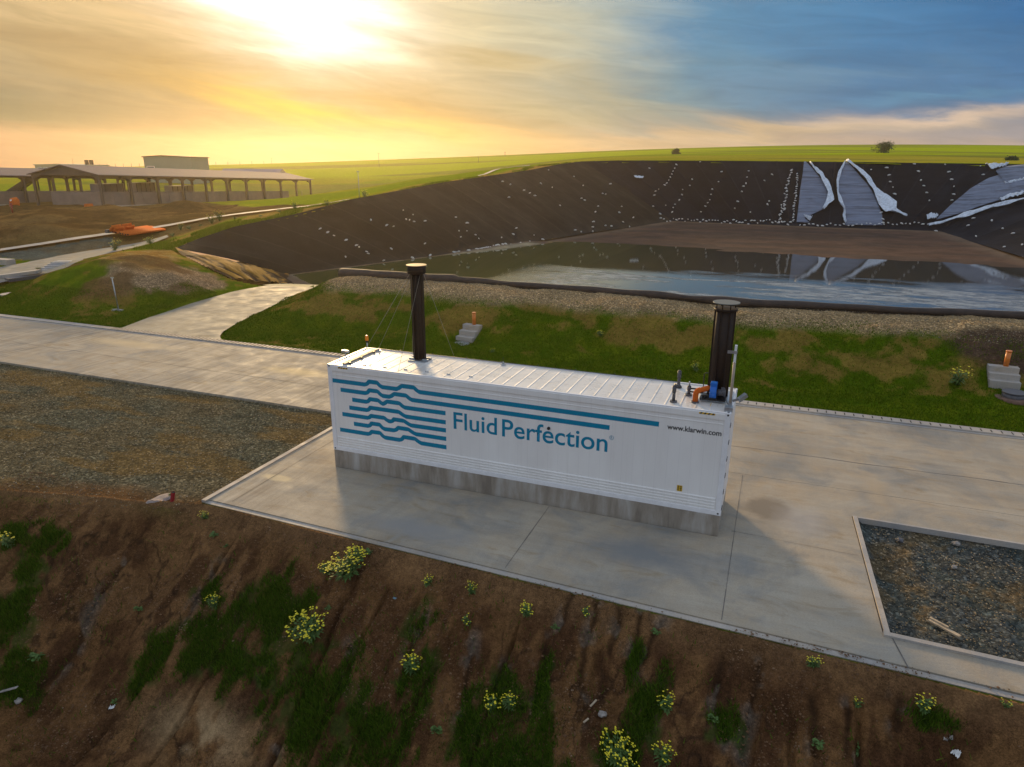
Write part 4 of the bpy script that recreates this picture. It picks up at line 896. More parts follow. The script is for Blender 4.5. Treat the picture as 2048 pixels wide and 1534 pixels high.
for x_, y_, lab in ((.66, 1.98, 'round steel foot of the guy wire at the back left of the container roof'), (5.15, 2.02, 'round steel fitting with a thin aerial midway along the back of the roof')):
    e = empty('roof_fitting', (x_, y_, RZ)); tag(e, lab, 'roof fitting'); b = MB(); b.tube([(0, 0, 0), (0, 0, .03)], .085, 18); b.tube([(0, 0, .03), (0, 0, .10)], [.035, .02], 12); b.build('disc', M_steel, e)
    if x_ > 3: b = MB(); b.tube([(0, 0, .1), (0, 0, .24)], .008, 6); b.build('rod', M_blackm, e)

# ------------------------------------------------------------------ around the berm
def steps(x_, y_, z_, w, rz, label, n=3, tread=.36, rise=.27, pipe_l=''):
    e = empty('concrete_steps', (x_, y_, z_), rz); tag(e, label, 'steps')
    for i in range(n):
        b = MB(); b.box(-w/2, i*tread, i*rise-(.25 if i == 0 else .18), w/2, (i+1)*tread+.04, (i+1)*rise-.0); b.build('step', M_kerb, e, bevel=.015)
    p = empty('standpipe', (0, 0, 0)); M_ = Matrix.Rotation(rz, 3, 'Z'); q = M_@Vector((.08*w, n*tread-.12, n*rise)); p.location = (x_+q.x, y_+q.y, z_+q.z); tag(p, pipe_l, 'standpipe')
    b = MB(); b.tube([(0, 0, 0), (0, 0, .66)], .105, 18); b.build('pipe', M_orange2, p); b = MB(); b.tube([(0, 0, .64), (0, 0, .70)], .118, 18); b.build('cap', M_orange2, p)
steps(-3.02, 16.45, .10, 1.08, rad(-8), 'three grey concrete steps set into the grassy berm behind the slim stack', pipe_l='orange capped standpipe on the steps behind the slim stack')
steps(22.55, 16.9, .42, 1.15, rad(-2), 'three grey concrete steps in the berm beside the black well cover at the right', 3, .34, .24, pipe_l='orange capped standpipe on the steps at the right edge')
def cover(p, r, h, m_, label, name='well_cover', ring=None):
    e = empty(name, p); tag(e, label, 'well cover'); b = MB(); b.tube([(0, 0, -.1), (0, 0, h)], r, 28); b.tube([(0, 0, h), (0, 0, h+.05)], r*1.06, 28); b.build('lid', m_, e)
    if ring: b = MB(); b.tube([(0, 0, -.2), (0, 0, .04)], ring, 28); b.build('collar', mat('soil_ring', (.17, .10, .07), .95, nscale=6, namp=.3), e)
p = at(922, 690, .05); cover((p[0], p[1], .04), .44, .05, M_steel, 'flat grey round well cover in the grass below the steps')
p = at(2026, 797, .25); cover((p[0], p[1], max(.12, hz_at(p[0], p[1]))), .42, .22, M_pgrey, 'raised black round well cover on a bare soil ring at the right edge', ring=.68)
p = at(22, 591, .1); cover((p[0], p[1], .06), .62, .14, M_kerb, 'pale round concrete well cover in the grass at the far left')
p = at(238, 624, .1); e = empty('post', (p[0], p[1], hz_at(p[0], p[1]))); tag(e, 'leaning thin grey post on a cross foot in front of the left mound', 'post')
b = MB(); b.tube([(0, 0, 0), (-.12, 0, 2.15)], .035, 10); b.build('pole', M_steel, e); b = MB(); b.box(-.75, -.09, -.02, .35, .09, .08); b.box(-.3, -.3, -.02, -.12, .3, .06); b.build('cross_foot', M_steel, e)
b = MB(); b.box(-.22, -.03, 2.12, .02, .03, 2.19); b.build('top_bar', M_steel, e)
# drain grating and slabs on the upper road
p0, p1 = at(82, 557, .3), at(140, 538, .5); e = empty('culvert_grating', (p0[0], p0[1], 0)); e['label'] = 'blue grey drain grating beside the upper concrete road'; e['category'] = 'grating'
d_ = Vector(p1)-Vector(p0); n = 9
for i in range(n):
    b = MB(); q = d_*(i/n); z_ = hz_at(p0[0]+q.x, p0[1]+q.y)+.12; q2 = d_*((i+.75)/n); b.bar((q.x, q.y, z_), (q2.x, q2.y, z_), 1.5, .12); b.build('grate_panel', M_steel, e)
for k_, (px, py, s_) in enumerate([(35, 558, 1.7), (52, 560, 1.3)]):
    p = at(px, py, .35); e = empty('concrete_slab', (p[0], p[1], hz_at(p[0], p[1])+.1), rad(30+40*k_)); tag(e, ('tilted pale concrete slab beside the far left lawn', 'dark concrete block lying against the tilted slab')[k_], 'slab')
    b = MB(); b.bar((-s_, 0, .05), (s_, .2, .45 if k_ == 0 else .1), .9, .25); b.build('block', (M_kerb, M_pgrey)[k_], e)
p = at(5, 524, .8); e = empty('concrete_block', (p[0], p[1], hz_at(p[0], p[1])+.1)); tag(e, 'small pale concrete block at the left edge beyond the upper road', 'block'); b = MB(); b.box(-1.6, -.4, -.2, 1.2, .4, .35); b.build('block_body', M_kerb, e, bevel=.03)
# stacked orange pipes beyond the mound
pa, pc = at(257, 477, 2.0), at(224, 469, 2.0); pb = at(331, 466, 2.0)
zz = max(hz_at(*pa[:2]), hz_at(*pb[:2]), hz_at(*pc[:2]))
dv = Vector((pb[0]-pa[0], pb[1]-pa[1], 0)); dw = Vector((pc[0]-pa[0], pc[1]-pa[1], 0)); pr_ = dw.length/23/2
for i in range(24):
    a = Vector((pa[0], pa[1], zz+pr_))+dw*(i/23)+dv.normalized()*random.uniform(-.3, .3); c_ = a+dv
    b = MB(); mid_ = (a+c_)/2; b.tube([a-mid_, c_-mid_], pr_*.93, 14); o = b.build('orange_pipe', M_orange); o.location = mid_
    e_ = MB(); q_ = a-mid_-dv.normalized()*.01; e_.tube([q_, q_+dv.normalized()*.02], pr_*.7, 12); e_.build('bore', M_dark, o)
    tag(o, 'long orange pipe lying in the flat stack beyond the left mound', 'pipe', 'orange pipes stacked beyond the mound')
for k_, (px, lab) in enumerate(((231, 'bundle of orange pipe fittings at the left end of the pipe stack'), (252, 'second bundle of orange fittings behind the pipe stack, right of the first'))):
    p = at(px, 467+k_*(-3), 2.2); e = empty('fitting_bundle', (p[0], p[1], zz)); tag(e, lab, 'pipe bundle')
    for j in range(5): b = MB(); b.tube([(-.45+.2*j, -.3, .3+.18*(j % 3)), (.05+.2*j, .5, .38+.2*(j % 3))], .15, 12); b.build('fitting', M_orange, e)
    b = MB(); b.box(-.9, -.5, 0, -.5, .3, .35); b.build('pallet', M_pgrey, e)

# ------------------------------------------------------------------ sheds and far buildings
FW = Vector((math.sin(YAW), math.cos(YAW), 0))
c0 = atd(207, 410, 126); c1 = atd(623, 399, 190)
A0 = Vector((c0[0], c0[1], 0)); A1 = Vector((c1[0], c1[1], 0)); ax = (A1-A0).normalized(); LEN = (A1-A0).length; cr = Vector((-ax.y, ax.x, 0))
def shed(o0, ln, wd, z0, z1, hh, nb, label, wall=True, ridge=1.55, posts_far=True, arch=True):
    e = empty('open_shed', (o0.x, o0.y, z0), math.atan2(ax.y, ax.x)); tag(e, label, 'shed'); sl_ = (z1-z0)/ln
    for i in range(nb+1):
        x_ = ln*i/nb; zb = sl_*x_
        for y_ in (0, wd):
            b = MB(); b.bar((x_, y_, zb-1.0), (x_, y_, zb+hh), .45, .38, up=(1, 0, 0)); b.build('post', M_sframe, e)
        b = MB(); b.bar((x_, 0, zb+hh-.2), (x_, wd/2, zb+hh+ridge-.25), .3, .5); b.bar((x_, wd/2, zb+hh+ridge-.25), (x_, wd, zb+hh-.2), .3, .5)
        b.add([(x_-.1, .1, zb+hh-.2), (x_-.1, .1, zb+hh-.95), (x_-.1, 1.9, zb+hh+.1), (x_+.1, .1, zb+hh-.2), (x_+.1, .1, zb+hh-.95), (x_+.1, 1.9, zb+hh+.1)], [(0, 1, 2), (5, 4, 3), (0, 3, 4, 1), (1, 4, 5, 2), (2, 5, 3, 0)])
        b.add([(x_-.1, wd-.1, zb+hh-.2), (x_-.1, wd-.1, zb+hh-.95), (x_-.1, wd-1.9, zb+hh+.1), (x_+.1, wd-.1, zb+hh-.2), (x_+.1, wd-.1, zb+hh-.95), (x_+.1, wd-1.9, zb+hh+.1)], [(0, 1, 2), (5, 4, 3), (0, 3, 4, 1), (1, 4, 5, 2), (2, 5, 3, 0)])
        b.build('rafter', M_sframe, e)
        if i < nb:
            for y_ in (0, wd):
                b = MB(); x2 = ln*(i+1)/nb; z2 = sl_*x2
                b.bar((x_, y_, zb+hh-.15), (x2, y_, z2+hh-.15), .25, .35)
                if arch:
                    for sgn, xa, za in ((1, x_, zb), (-1, x2, z2)):
                        b.add([(xa+sgn*.2, y_-.08, za+hh-.3), (xa+sgn*.2, y_-.08, za+hh-.9), (xa+sgn*1.3, y_-.08, za+hh-.3), (xa+sgn*.2, y_+.08, za+hh-.3), (xa+sgn*.2, y_+.08, za+hh-.9), (xa+sgn*1.3, y_+.08, za+hh-.3)], [(0, 1, 2), (5, 4, 3), (1, 4, 5, 2), (0, 3, 4, 1)])
                b.build('eave_beam', M_sframe, e)
    ov = .7; b = MB()
    Zr = lambda x_, y_: sl_*x_+hh+ridge*(1-abs(y_-wd/2)/(wd/2))+.1
    n = 40
    for y0_, y1_ in ((-ov, wd/2), (wd/2, wd+ov)):
        V_ = [(x_, y_, Zr(x_, y_)+t_) for t_ in (0, .14) for x_ in (-ov, ln+ov) for y_ in (y0_, y1_)]
        b.add(V_, [(0, 1, 3, 2), (4, 6, 7, 5), (0, 2, 6, 4), (1, 5, 7, 3), (0, 4, 5, 1), (2, 3, 7, 6)])
    b.build('roof', M_sroof, e)
    b = MB(); b.add([(-.2, 0, hh-.1), (-.2, wd, hh-.1), (-.2, wd/2, hh+ridge), (-.05, 0, hh-.1), (-.05, wd, hh-.1), (-.05, wd/2, hh+ridge)], [(0, 1, 2), (5, 4, 3), (0, 3, 4, 1)]); b.build('gable', M_sframe, e)
    if wall:
        b = MB(); x0_, x1_ = .2, ln*.86
        b.add([(x0_, .55, -1), (x1_, .55, sl_*x1_-1), (x1_, .55, sl_*x1_+2.55), (x0_, .55, 2.55), (x0_, .8, -1), (x1_, .8, sl_*x1_-1), (x1_, .8, sl_*x1_+2.55), (x0_, .8, 2.55)], [(0, 1, 2, 3), (7, 6, 5, 4), (3, 2, 6, 7), (0, 3, 7, 4), (1, 5, 6, 2)])
        for j in range(0, nb): xx = ln*j/nb+3.3; b.box(xx-.06, .5, sl_*xx-.5, xx+.06, .56, sl_*xx+2.5)
        b.build('side_wall', M_swall, e)
        b = MB(); b.box(.2, .8, -1, .45, wd-3.2, 2.55); b.build('end_wall', M_swall, e)
        b = MB(); b.bar((0, -1.1, .05), (ln, -1.1, sl_*ln+.05), .5, .3); b.build('kerb', M_kerb, e)
    return e
shed(A0, LEN, 15.3, 1.9, -.1, 5.5, 10, 'long open-sided shed with low pitched metal roof and precast side wall on the left')
for k_, (fx_, ln_, h_, lab) in enumerate(((.16, 6.5, 3.9, 'pale grey stored panel stack inside the long shed, nearest its left gable'), (.30, 5.5, 4.2, 'second pale panel stack inside the long shed, left of its middle'), (.45, 7.0, 3.6, 'wide low pale crate at the middle of the long shed behind its wall'))):
    q = A0+ax*(LEN*fx_)+cr*12; e = empty('stored_crate', (q.x, q.y, 1.9-2.0*fx_), math.atan2(ax.y, ax.x)); tag(e, lab, 'crate')
    b = MB(); b.box(0, 0, -.5, ln_, 2.2, h_); b.build('crate_body', mat('crate_pale', (.34, .33, .38), .7, nscale=.8, namp=.1), e, bevel=.05); b = MB()
    for j in range(5): b.box(ln_*j/4.4, -.06, -.3, ln_*j/4.4+.12, 0, h_-.1)
    b.build('batten', M_sframe, e)
B0 = A0+cr*24+ax*(-8); shed(B0, 52, 16, 1.9, .6, 5.4, 8, 'second open-sided shed mostly hidden behind the long shed at the left edge', ridge=1.4, arch=False)
e = empty('conveyor', tuple(atd(20, 392, 150)[:2])+(1.9,), rad(18)); tag(e, 'dark blue inclined conveyor rising between the two sheds', 'conveyor')
b = MB(); b.bar((0, 0, 1.2), (9, 0, 6.0), 1.5, 1.1); b.build('belt_frame', M_conv, e)
for k_ in (2.5, 6.5): b = MB(); b.bar((k_, -.5, -1), (k_, -.5, 1+k_*.5), .25, .25); b.bar((k_, .5, -1), (k_, .5, 1+k_*.5), .25, .25); b.build('leg', M_conv, e)
p = atd(25, 400, 118); e = empty('orange_drum', (p[0], p[1], 2.0)); tag(e, 'rounded orange drum in front of the low wall at the far left', 'drum')
b = MB(); b.tube([(0, 0, .0), (0, .2, .6), (0, .3, 1.3), (0, .2, 1.7)], [.7, .75, .75, .55], 18); b.build('drum_body', M_orange, e); b = MB(); b.tube([(.35, -.5, 1.35), (.35, -.56, 1.4)], .18, 12); b.build('hatch', M_trim, e)
p = atd(25, 424, 105); e = empty('hydrant', (p[0], p[1], hz_at(p[0], p[1])-.1)); tag(e, 'thin red standpipe hydrant at the far left in front of the sheds', 'hydrant')
b = MB(); b.tube([(0, 0, 0), (0, 0, 1.3)], .11, 12); b.build('riser', M_red, e); b = MB(); b.tube([(-.3, 0, 1.1), (.3, 0, 1.1)], .1, 10); b.tube([(0, 0, 1.3), (0, 0, 1.5)], .16, 12); b.build('head', M_red, e)
p = atd(175, 416, 118); e = empty('orange_barrier', (p[0], p[1], hz_at(p[0], p[1]))); tag(e, 'small orange plastic barrier on the dug earth before the long shed', 'barrier')
b = MB(); b.prism([(-.5, 0), (.5, 0), (.25, 1.0), (-.25, 1.0)], 'y', -.3, .9); b.build('barrier_body', M_orange, e)
# far buildings
def boxbuilding(px0, px1, pyt, dist, wd, z0, label, m_, roof_m, windows, lift=.8, parapet=None):
    a = atd(px0, pyt, dist); c_ = atd(px1, pyt, dist); w = np.hypot(*(c_-a)[:2]); mid_ = (a+c_)/2; hgt = mid_[2]-z0
    e = empty('building', (a[0], a[1], z0), math.atan2(c_[1]-a[1], c_[0]-a[0])); tag(e, label, 'building')
    b = MB(); b.box(0, 0, -2, w, wd, hgt); b.build('wall', m_, e)
    b = MB(); b.prism([(-.4, hgt), (w*.4, hgt+lift), (w+.4, hgt-.1), (w+.4, hgt-.35), (w*.4, hgt+lift-.3), (-.4, hgt-.3)], 'y', -.4, wd+.4); b.build('roof', roof_m, e)
    for wx, wz, ww, wh in windows: f = MB(); f.box(wx, -.08, wz, wx+ww, .02, wz+wh); wo = f.build('window', M_trim, e); f = MB(); f.box(wx+.15, -.11, wz+.15, wx+ww-.15, -.07, wz+wh-.15); f.build('pane', M_glassd, wo)
    return e
boxbuilding(286, 381, 313, 235, 14, 3.0, 'tall grey green clad hall with flat roof behind the long shed', M_bgreen, M_sframe, [(.8, 4.4, 2.6, 1.2), (.8, 2.4, 2.6, 1.5)], .45)
e = boxbuilding(69, 181, 329, 260, 12, 2.0, 'long low pale building with two rooftop boxes beyond the left shed', M_bwhite, M_bwhite, [(1+i*2.3, 5.2, 1.3, .7) for i in range(8)], .25)
for k_ in (18.4, 20.2): b = MB(); b.box(k_, 1, 5.5, k_+.9, 2.2, 8.6); b.build('rooftop_box', M_sframe, e)
p = atd(443, 342, 300); e = empty('low_building', (p[0], p[1], 1.5), math.atan2(FW.x*-1, FW.y)); tag(e, 'low dark blue roofed building in the fields beyond the long shed', 'building')
b = MB(); b.box(0, 0, 0, 24, 10, 4.0); b.build('wall', M_bluew, e); b = MB(); b.prism([(-.5, 4.0), (5, 5.9), (10.5, 4.0)], 'x', -1, 25); b.build('roof', M_bluew, e)
# lamp post and poles in the fields
def pole(px, pyb, pyt, dist, r, label, name='pole', arm=0.0):
    q = atd(px, pyb, dist); q2 = atd(px, pyt, dist); g_ = hz_at(q[0], q[1]); e = empty(name, (q[0], q[1], g_)); tag(e, label, 'pole')
    b = MB(); b.tube([(0, 0, -.5), (0, 0, q2[2]-g_)], [r, r*.6], 8); b.build('shaft', M_steel if dist < 150 else M_sframe, e)
    if arm: b = MB(); b.tube([(-arm, 0, q2[2]-g_-.15), (arm, 0, q2[2]-g_-.15)], r*.7, 6); b.build('arm', M_steel if dist < 150 else M_sframe, e)
pole(719, 396, 341, 92, .05, 'slender grey lamp post beside the path above the basin rim', 'lamp_post', .25)
pole(758, 330, 306, 420, .12, 'thin pole with a short arm on the skyline left of centre', arm=.9)
pole(1010, 316, 304, 520, .22, 'dark stub pole on the crest of the hill', arm=.5)
pole(957, 325, 313, 430, .12, 'faint thin pole standing in the meadow below the hill crest')
pole(544, 332, 316, 560, .14, 'thin pole with a crossbar on the skyline above the long shed', arm=.8)
pole(147, 332, 316, 262, .07, 'thin aerial mast above the low pale building')
for i in range(13):
    px = 200+i*16 if i < 6 else 385+(i-6)*24
    q = atd(px, 338, 560); g_ = hz_at(q[0], q[1]); e = empty('fence_post', (q[0], q[1], g_)); tag(e, 'thin fence post on the far skyline beyond the sheds', 'fence post', 'fence posts on the far skyline')
    b = MB(); b.tube([(0, 0, 0), (0, 0, 2.4)], .16, 5); b.build('shaft', M_sframe, e)
# field trees
def tree(px, py, dist, hgt, wd, label, seed):
    q = atd(px, py, dist); g_ = hz_at(q[0], q[1])-.1; e = empty('field_tree', (q[0], q[1], g_)); tag(e, label, 'tree'); R_ = random.Random(seed)
    b = MB(); b.tube([(0, 0, -.3), (.1, 0, hgt*.3), (.0, .1, hgt*.6)], [.25, .16, .07], 8)
    for j in range(7): a = R_.uniform(0, 6.28); b.tube([(0, 0, hgt*(.2+.05*j)), (wd*.3*math.cos(a), wd*.3*math.sin(a), hgt*(.5+.05*j))], [.09, .03], 6)
    b.build('trunk', M_bark, e); b = MB(); cl = [(R_.gauss(0, wd*.20), R_.gauss(0, wd*.20), R_.uniform(.08, .84)*hgt) for _ in range(26)]
    for j in range(2600):
        c_ = cl[R_.randrange(26)]; r = wd*.15; p_ = Vector((c_[0]+R_.gauss(0, r), c_[1]+R_.gauss(0, r), c_[2]+R_.gauss(0, r*.7)))
        n_ = Vector((R_.gauss(0, 1), R_.gauss(0, 1), R_.gauss(0, 1))).normalized(); u_ = n_.orthogonal().normalized()*R_.uniform(.10, .22); v_ = n_.cross(u_)
        b.add([p_-u_, p_+v_, p_+u_, p_-v_], [(0, 1, 2, 3)])
    b.build('crown', M_treel, e, fix=False)
tree(1766, 314, 300, 4.8, 5.6, 'dark round bush like tree standing alone on the hillside at the right', 3)
tree(1351, 315, 320, 2.3, 3.0, 'small faint bush on the hillside left of the lone tree', 5)
tree(2024, 321, 190, 1.0, 2.2, 'low dark shrub at the basin rim at the right edge', 7)
# ------------------------------------------------------------------ white sheets and sandbags on the basin slopes
def on_far(u_, v_):       # u_ along far rim 0..1, v_ 0 top..1 toe
    i = u_*(VF.shape[0]-1); j = v_*(VF.shape[1]-1); i0 = min(int(i), VF.shape[0]-2); j0 = min(int(j), VF.shape[1]-2); fi, fj = i-i0, j-j0
    return VF[i0, j0]*(1-fi)*(1-fj)+VF[i0+1, j0]*fi*(1-fj)+VF[i0, j0+1]*(1-fi)*fj+VF[i0+1, j0+1]*fi*fj
def project(p):
    d = np.asarray(p)-CAMP; zf = d@CF; return 1024+FPX*(d@CR)/zf, 767-FPX*(d@CU)/zf
# nearest slope point for a place seen in the photograph
SURF = np.concatenate([VL.reshape(-1, 3), VF.reshape(-1, 3), VR.reshape(-1, 3)])
_d = SURF-CAMP; _zf = _d@CF; SPX = np.stack([1024+FPX*(_d@CR)/_zf, 767-FPX*(_d@CU)/_zf], -1)
def slope_at(px, py):
    r2 = (SPX[:, 0]-px)**2+(SPX[:, 1]-py)**2; i = np.argmin(r2); return SURF[i]
def sheet(name, top, bot, label, m_, lift=.10, wrinkle=.12, n=44, parent=None, k=22, seed=0, tone=None):
    A_ = np.array([slope_at(*p) for p in top]); B_ = np.array([slope_at(*p) for p in bot]); A_ = resample(A_, n); B_ = resample(B_, n); s_ = np.linspace(0, 1, k)
    V = A_[:, None]*(1-s_)[None, :, None]+B_[:, None]*s_[None, :, None]
    # lift towards the camera side of the slope so the sheet lies on the lining
    w_ = fbm(np.linspace(0, 1, n)[:, None]*9+seed, s_[None]*3.0, 4, 500+seed)
    V[..., 2] += lift+wrinkle*(w_-.3); V[..., 1] -= lift*.6
    o = np_mesh(name, V.reshape(-1, 3), grid_faces(n, k), m_, parent)
    sm = o.modifiers.new('thick', 'SOLIDIFY'); sm.thickness = .03
    if label: tag(o, label, 'liner sheet')
    return o
def fur_x(k, o, base, b):
    n = k.noise(k.mapping(o, (.25, 1, 1.6)), 1.4, 6, .6); w3 = k.noise(k.mapping(o, (.12, 1, 2.6), (.0, 0, .05)), 1.0, 6, .7, .4); return k.mix(1.0, k.ramp(n, [(.3, (.12, .145, .20)), (.7, (.18, .21, .285))]), k.ramp(w3, [(.38, .55), (.5, 1.05), (.7, 1.2)]), 'MULTIPLY')  # dark bands paint the shade of wrinkles into the fleece colour
M_geo = mat('grey_fleece', rough=.9, bump=1.0, bscale=2.5, extra=fur_x)
def sail(edgeL, edgeR, label, flaps, lab='sail'):
    e = sheet('fleece_sheet', edgeL, edgeR, label, M_geo, .14, .10)
    for f in flaps: sheet('folded_edge', f[0], f[1], None, M_clothw, .38, .9, parent=e, seed=len(f[0]))
    return e
S_ = 548/2048
def z6(L_): return [(1500+x_*S_, 300+y_*S_) for x_, y_ in L_]
sail(z6([(403, 92), (395, 180), (375, 300), (362, 420), (345, 548)]), z6([(415, 95), (480, 160), (560, 260), (590, 360), (545, 455), (430, 500), (400, 515), (445, 548)]), 'grey fleece sheet with curled white edge, left of the two on the far slope',
     [(z6([(440, 110), (505, 190), (550, 270), (580, 340), (560, 420), (540, 455)]), z6([(450, 115), (535, 185), (590, 260), (622, 350), (625, 400), (550, 458)])), (z6([(398, 512), (430, 520)]), z6([(445, 545), (462, 522)]))])
sail(z6([(712, 95), (685, 160), (655, 250), (660, 330), (690, 420), (700, 480), (712, 572)]), z6([(725, 95), (790, 170), (880, 260), (930, 350), (965, 440), (985, 490), (990, 572)]), 'grey fleece sheet with bunched white folds, right of the two on the far slope',
     [(z6([(715, 95), (780, 160), (840, 215), (905, 300), (945, 380), (975, 460), (1010, 485), (1060, 475), (1165, 520)]), z6([(725, 92), (800, 140), (890, 215), (940, 300), (1000, 350), (1060, 385), (1095, 410), (1085, 470), (1170, 508)])),
      (z6([(700, 110), (660, 180), (640, 250), (645, 340), (665, 410), (700, 455)]), z6([(712, 105), (685, 175), (658, 255), (660, 330), (690, 420), (708, 460)])),
      (z6([(700, 470), (685, 510), (705, 565)]), z6([(712, 470), (708, 510), (715, 568)]))])
sail(z6([(1385, 520), (1500, 420), (1640, 300), (1780, 215), (1860, 190), (1830, 160), (1900, 130), (2150, 90)]), z6([(1395, 525), (1550, 480), (1700, 430), (1860, 385), (1950, 360), (2000, 345), (2100, 320), (2260, 300)]), 'large grey fleece sheet draped diagonally down the right corner of the basin',
     [(z6([(1330, 575), (1450, 545), (1600, 500), (1800, 435), (2050, 375), (2200, 340)]), z6([(1330, 590), (1460, 555), (1610, 512), (1800, 448), (2050, 388), (2200, 352)])),
      (z6([(1310, 505), (1350, 500), (1395, 505)]), z6([(1320, 530), (1355, 530), (1398, 525)])), (z6([(1860, 385), (1940, 352), (2050, 330)]), z6([(1870, 400), (1945, 370), (2050, 345)])),
      (z6([(1755, 122), (1850, 128), (1925, 122)]), z6([(1800, 155), (1850, 150), (1925, 132)])), (z6([(1890, 262), (1960, 255), (2060, 230)]), z6([(1900, 278), (1960, 268), (2060, 240)]))])
p = [(1268, 354), (1288, 354)]; o = sheet('plastic_scrap', p, [(1270, 357), (1286, 358)], 'narrow white plastic scrap lying alone high on the far slope', M_clothw, .2, .2)
# sandbags: one small mesh, copied
b = MB(); b.tube([(-.30, 0, .02), (-.22, 0, .07), (0, 0, .09), (.22, 0, .07), (.32, .02, .02)], [.04, .13, .16, .13, .05], 8); b.tube([(.30, .02, .03), (.40, .04, .05)], [.03, .07], 6)
bagm = b.mesh('sandbag')
bagm.materials.append(M_bag)
bags = []
def bag(px, py, area, s_=1.0):
    q = slope_at(px, py)
    o = bpy.data.objects.new('sandbag', bagm); COL.objects.link(o); o.location = (q[0], q[1]-.05, q[2]+.10); o.rotation_euler = (random.uniform(-.4, .4), random.uniform(-.4, .4), random.uniform(0, 6.28)); o.scale = (s_*random.uniform(.8, 1.3),)*3
    lab, grp = {'L': ('small white sandbag lying on the brown left bank of the basin', 'sandbags on the left bank'), 'F': ('small white sandbag on the dark far slope left of the sails', 'sandbags on the far slope'),
                'T': ('small white sandbag in the row along the foot of the far slope', 'sandbags at the slope foot'), 'R': ('small white sandbag on the dark slope right of the sails', 'sandbags right of the sails'), 'W': ('white sandbag heaped at the waterline of the left bank', 'sandbags at the waterline')}[area]
    tag(o, lab, 'sandbag', grp); bags.append(o)
R5 = random.Random(11)
def c7(x_, y_): return (640+x_*.2246, 420+y_*.2246)
for x_, y_ in [(10, 178), (70, 210), (125, 240), (235, 277), (325, 328), (350, 345), (415, 380), (435, 400), (232, 427), (453, 101), (600, 150), (662, 158), (742, 12), (830, 50), (770, 90), (800, 100), (838, 116), (942, 104), (636, 360), (935, 303), (1212, 76), (1310, 122), (1238, 192), (1310, 196), (1255, 250), (1388, 230), (1414, 256), (1752, 172), (1725, 228), (1620, 255), (1907, 235), (1870, 292)]: bag(*c7(x_, y_), 'L', .52)
def c8(x_, y_): return (400+x_*.3906, 280+y_*.3906)
for x_, y_ in [(1550, 215), (1592, 233), (1660, 262), (1690, 275), (1715, 287), (1582, 296), (1845, 342), (1310, 402), (1368, 428), (1745, 228), (1803, 245), (1955, 305), (1970, 310), (2040, 343), (2025, 372), (2010, 425), (1962, 237), (1915, 190), (1785, 155)]: bag(*c8(x_, y_), 'L', .6)
for x_, y_ in [(570, 455), (825, 455), (985, 432), (1195, 408), (1215, 402), (1240, 400), (1320, 390), (1335, 384), (1400, 380), (1415, 370), (1430, 372), (1450, 368), (1470, 362), (1490, 352), (1505, 345), (1520, 338), (1545, 330), (1570, 322), (1590, 315), (1630, 318), (1655, 312), (1700, 320), (1790, 315), (1985, 285)]: bag(*c7(x_, y_), 'W', .6)
def c4(x_, y_): return (1100+x_*.4629, 280+y_*.4629)
for x_, y_ in [(545, 110), (540, 125), (532, 138), (528, 150), (520, 162), (512, 175), (505, 188), (495, 200), (470, 215), (455, 225), (450, 240), (262, 192), (228, 235), (240, 237), (210, 290), (310, 290), (300, 316), (360, 335), (315, 358), (190, 357), (185, 380), (110, 395), (135, 400), (188, 415), (240, 373), (265, 377), (345, 390),
            (430, 125), (613, 175), (650, 98), (605, 200), (572, 218), (568, 240), (560, 262), (540, 282), (532, 296), (528, 312), (500, 283), (475, 322), (445, 290), (740, 140), (728, 183), (700, 215), (695, 240), (690, 262), (680, 275), (670, 290), (652, 312), (858, 135), (850, 165), (845, 190), (836, 205), (830, 225), (810, 268), (798, 297), (960, 150), (925, 180), (945, 268), (940, 280), (865, 315)]: bag(*c4(x_, y_), 'F', .68)
for i in range(26): t_ = i/25; bag(*c4(1044-22*math.sin(t_*2)-t_*8+R5.uniform(-5, 5), 130+t_*175), 'F', .62)
for i in range(24): t_ = i/23; bag(*c4(1070-t_*22+R5.uniform(-3, 3), 150+t_*205), 'F', .62)
for i in range(10): t_ = i/9; bag(*c4(1003-t_*12+R5.uniform(-4, 4), 285+t_*70), 'F', .62)
for i in range(44): x_ = 480+i*13; y_ = 350+(x_-480)*.02+R5.uniform(-9, 7); bag(*c4(x_, y_), 'T', .62)
for i in range(30): x_ = 1080+i*19; y_ = 371+R5.uniform(-5, 4)-(x_-1080)*.012; bag(*c4(x_, y_), 'T', .62)
for x_, y_ in [(1455, 125), (1465, 155), (1470, 183), (1480, 208), (1488, 238), (1590, 140), (1600, 175), (1615, 203), (1625, 232), (1640, 265), (1708, 108), (1722, 140), (1735, 175), (1745, 205), (1742, 240), (1735, 262), (1575, 108), (1385, 130), (1860, 118), (1870, 155), (1855, 200), (1805, 375), (1955, 385), (1840, 415), (2000, 410), (1668, 397), (1965, 462), (2038, 455), (1910, 350), (1830, 340), (1430, 320), (1435, 345), (1438, 360)]: bag(*c4(x_, y_), 'R', .72)

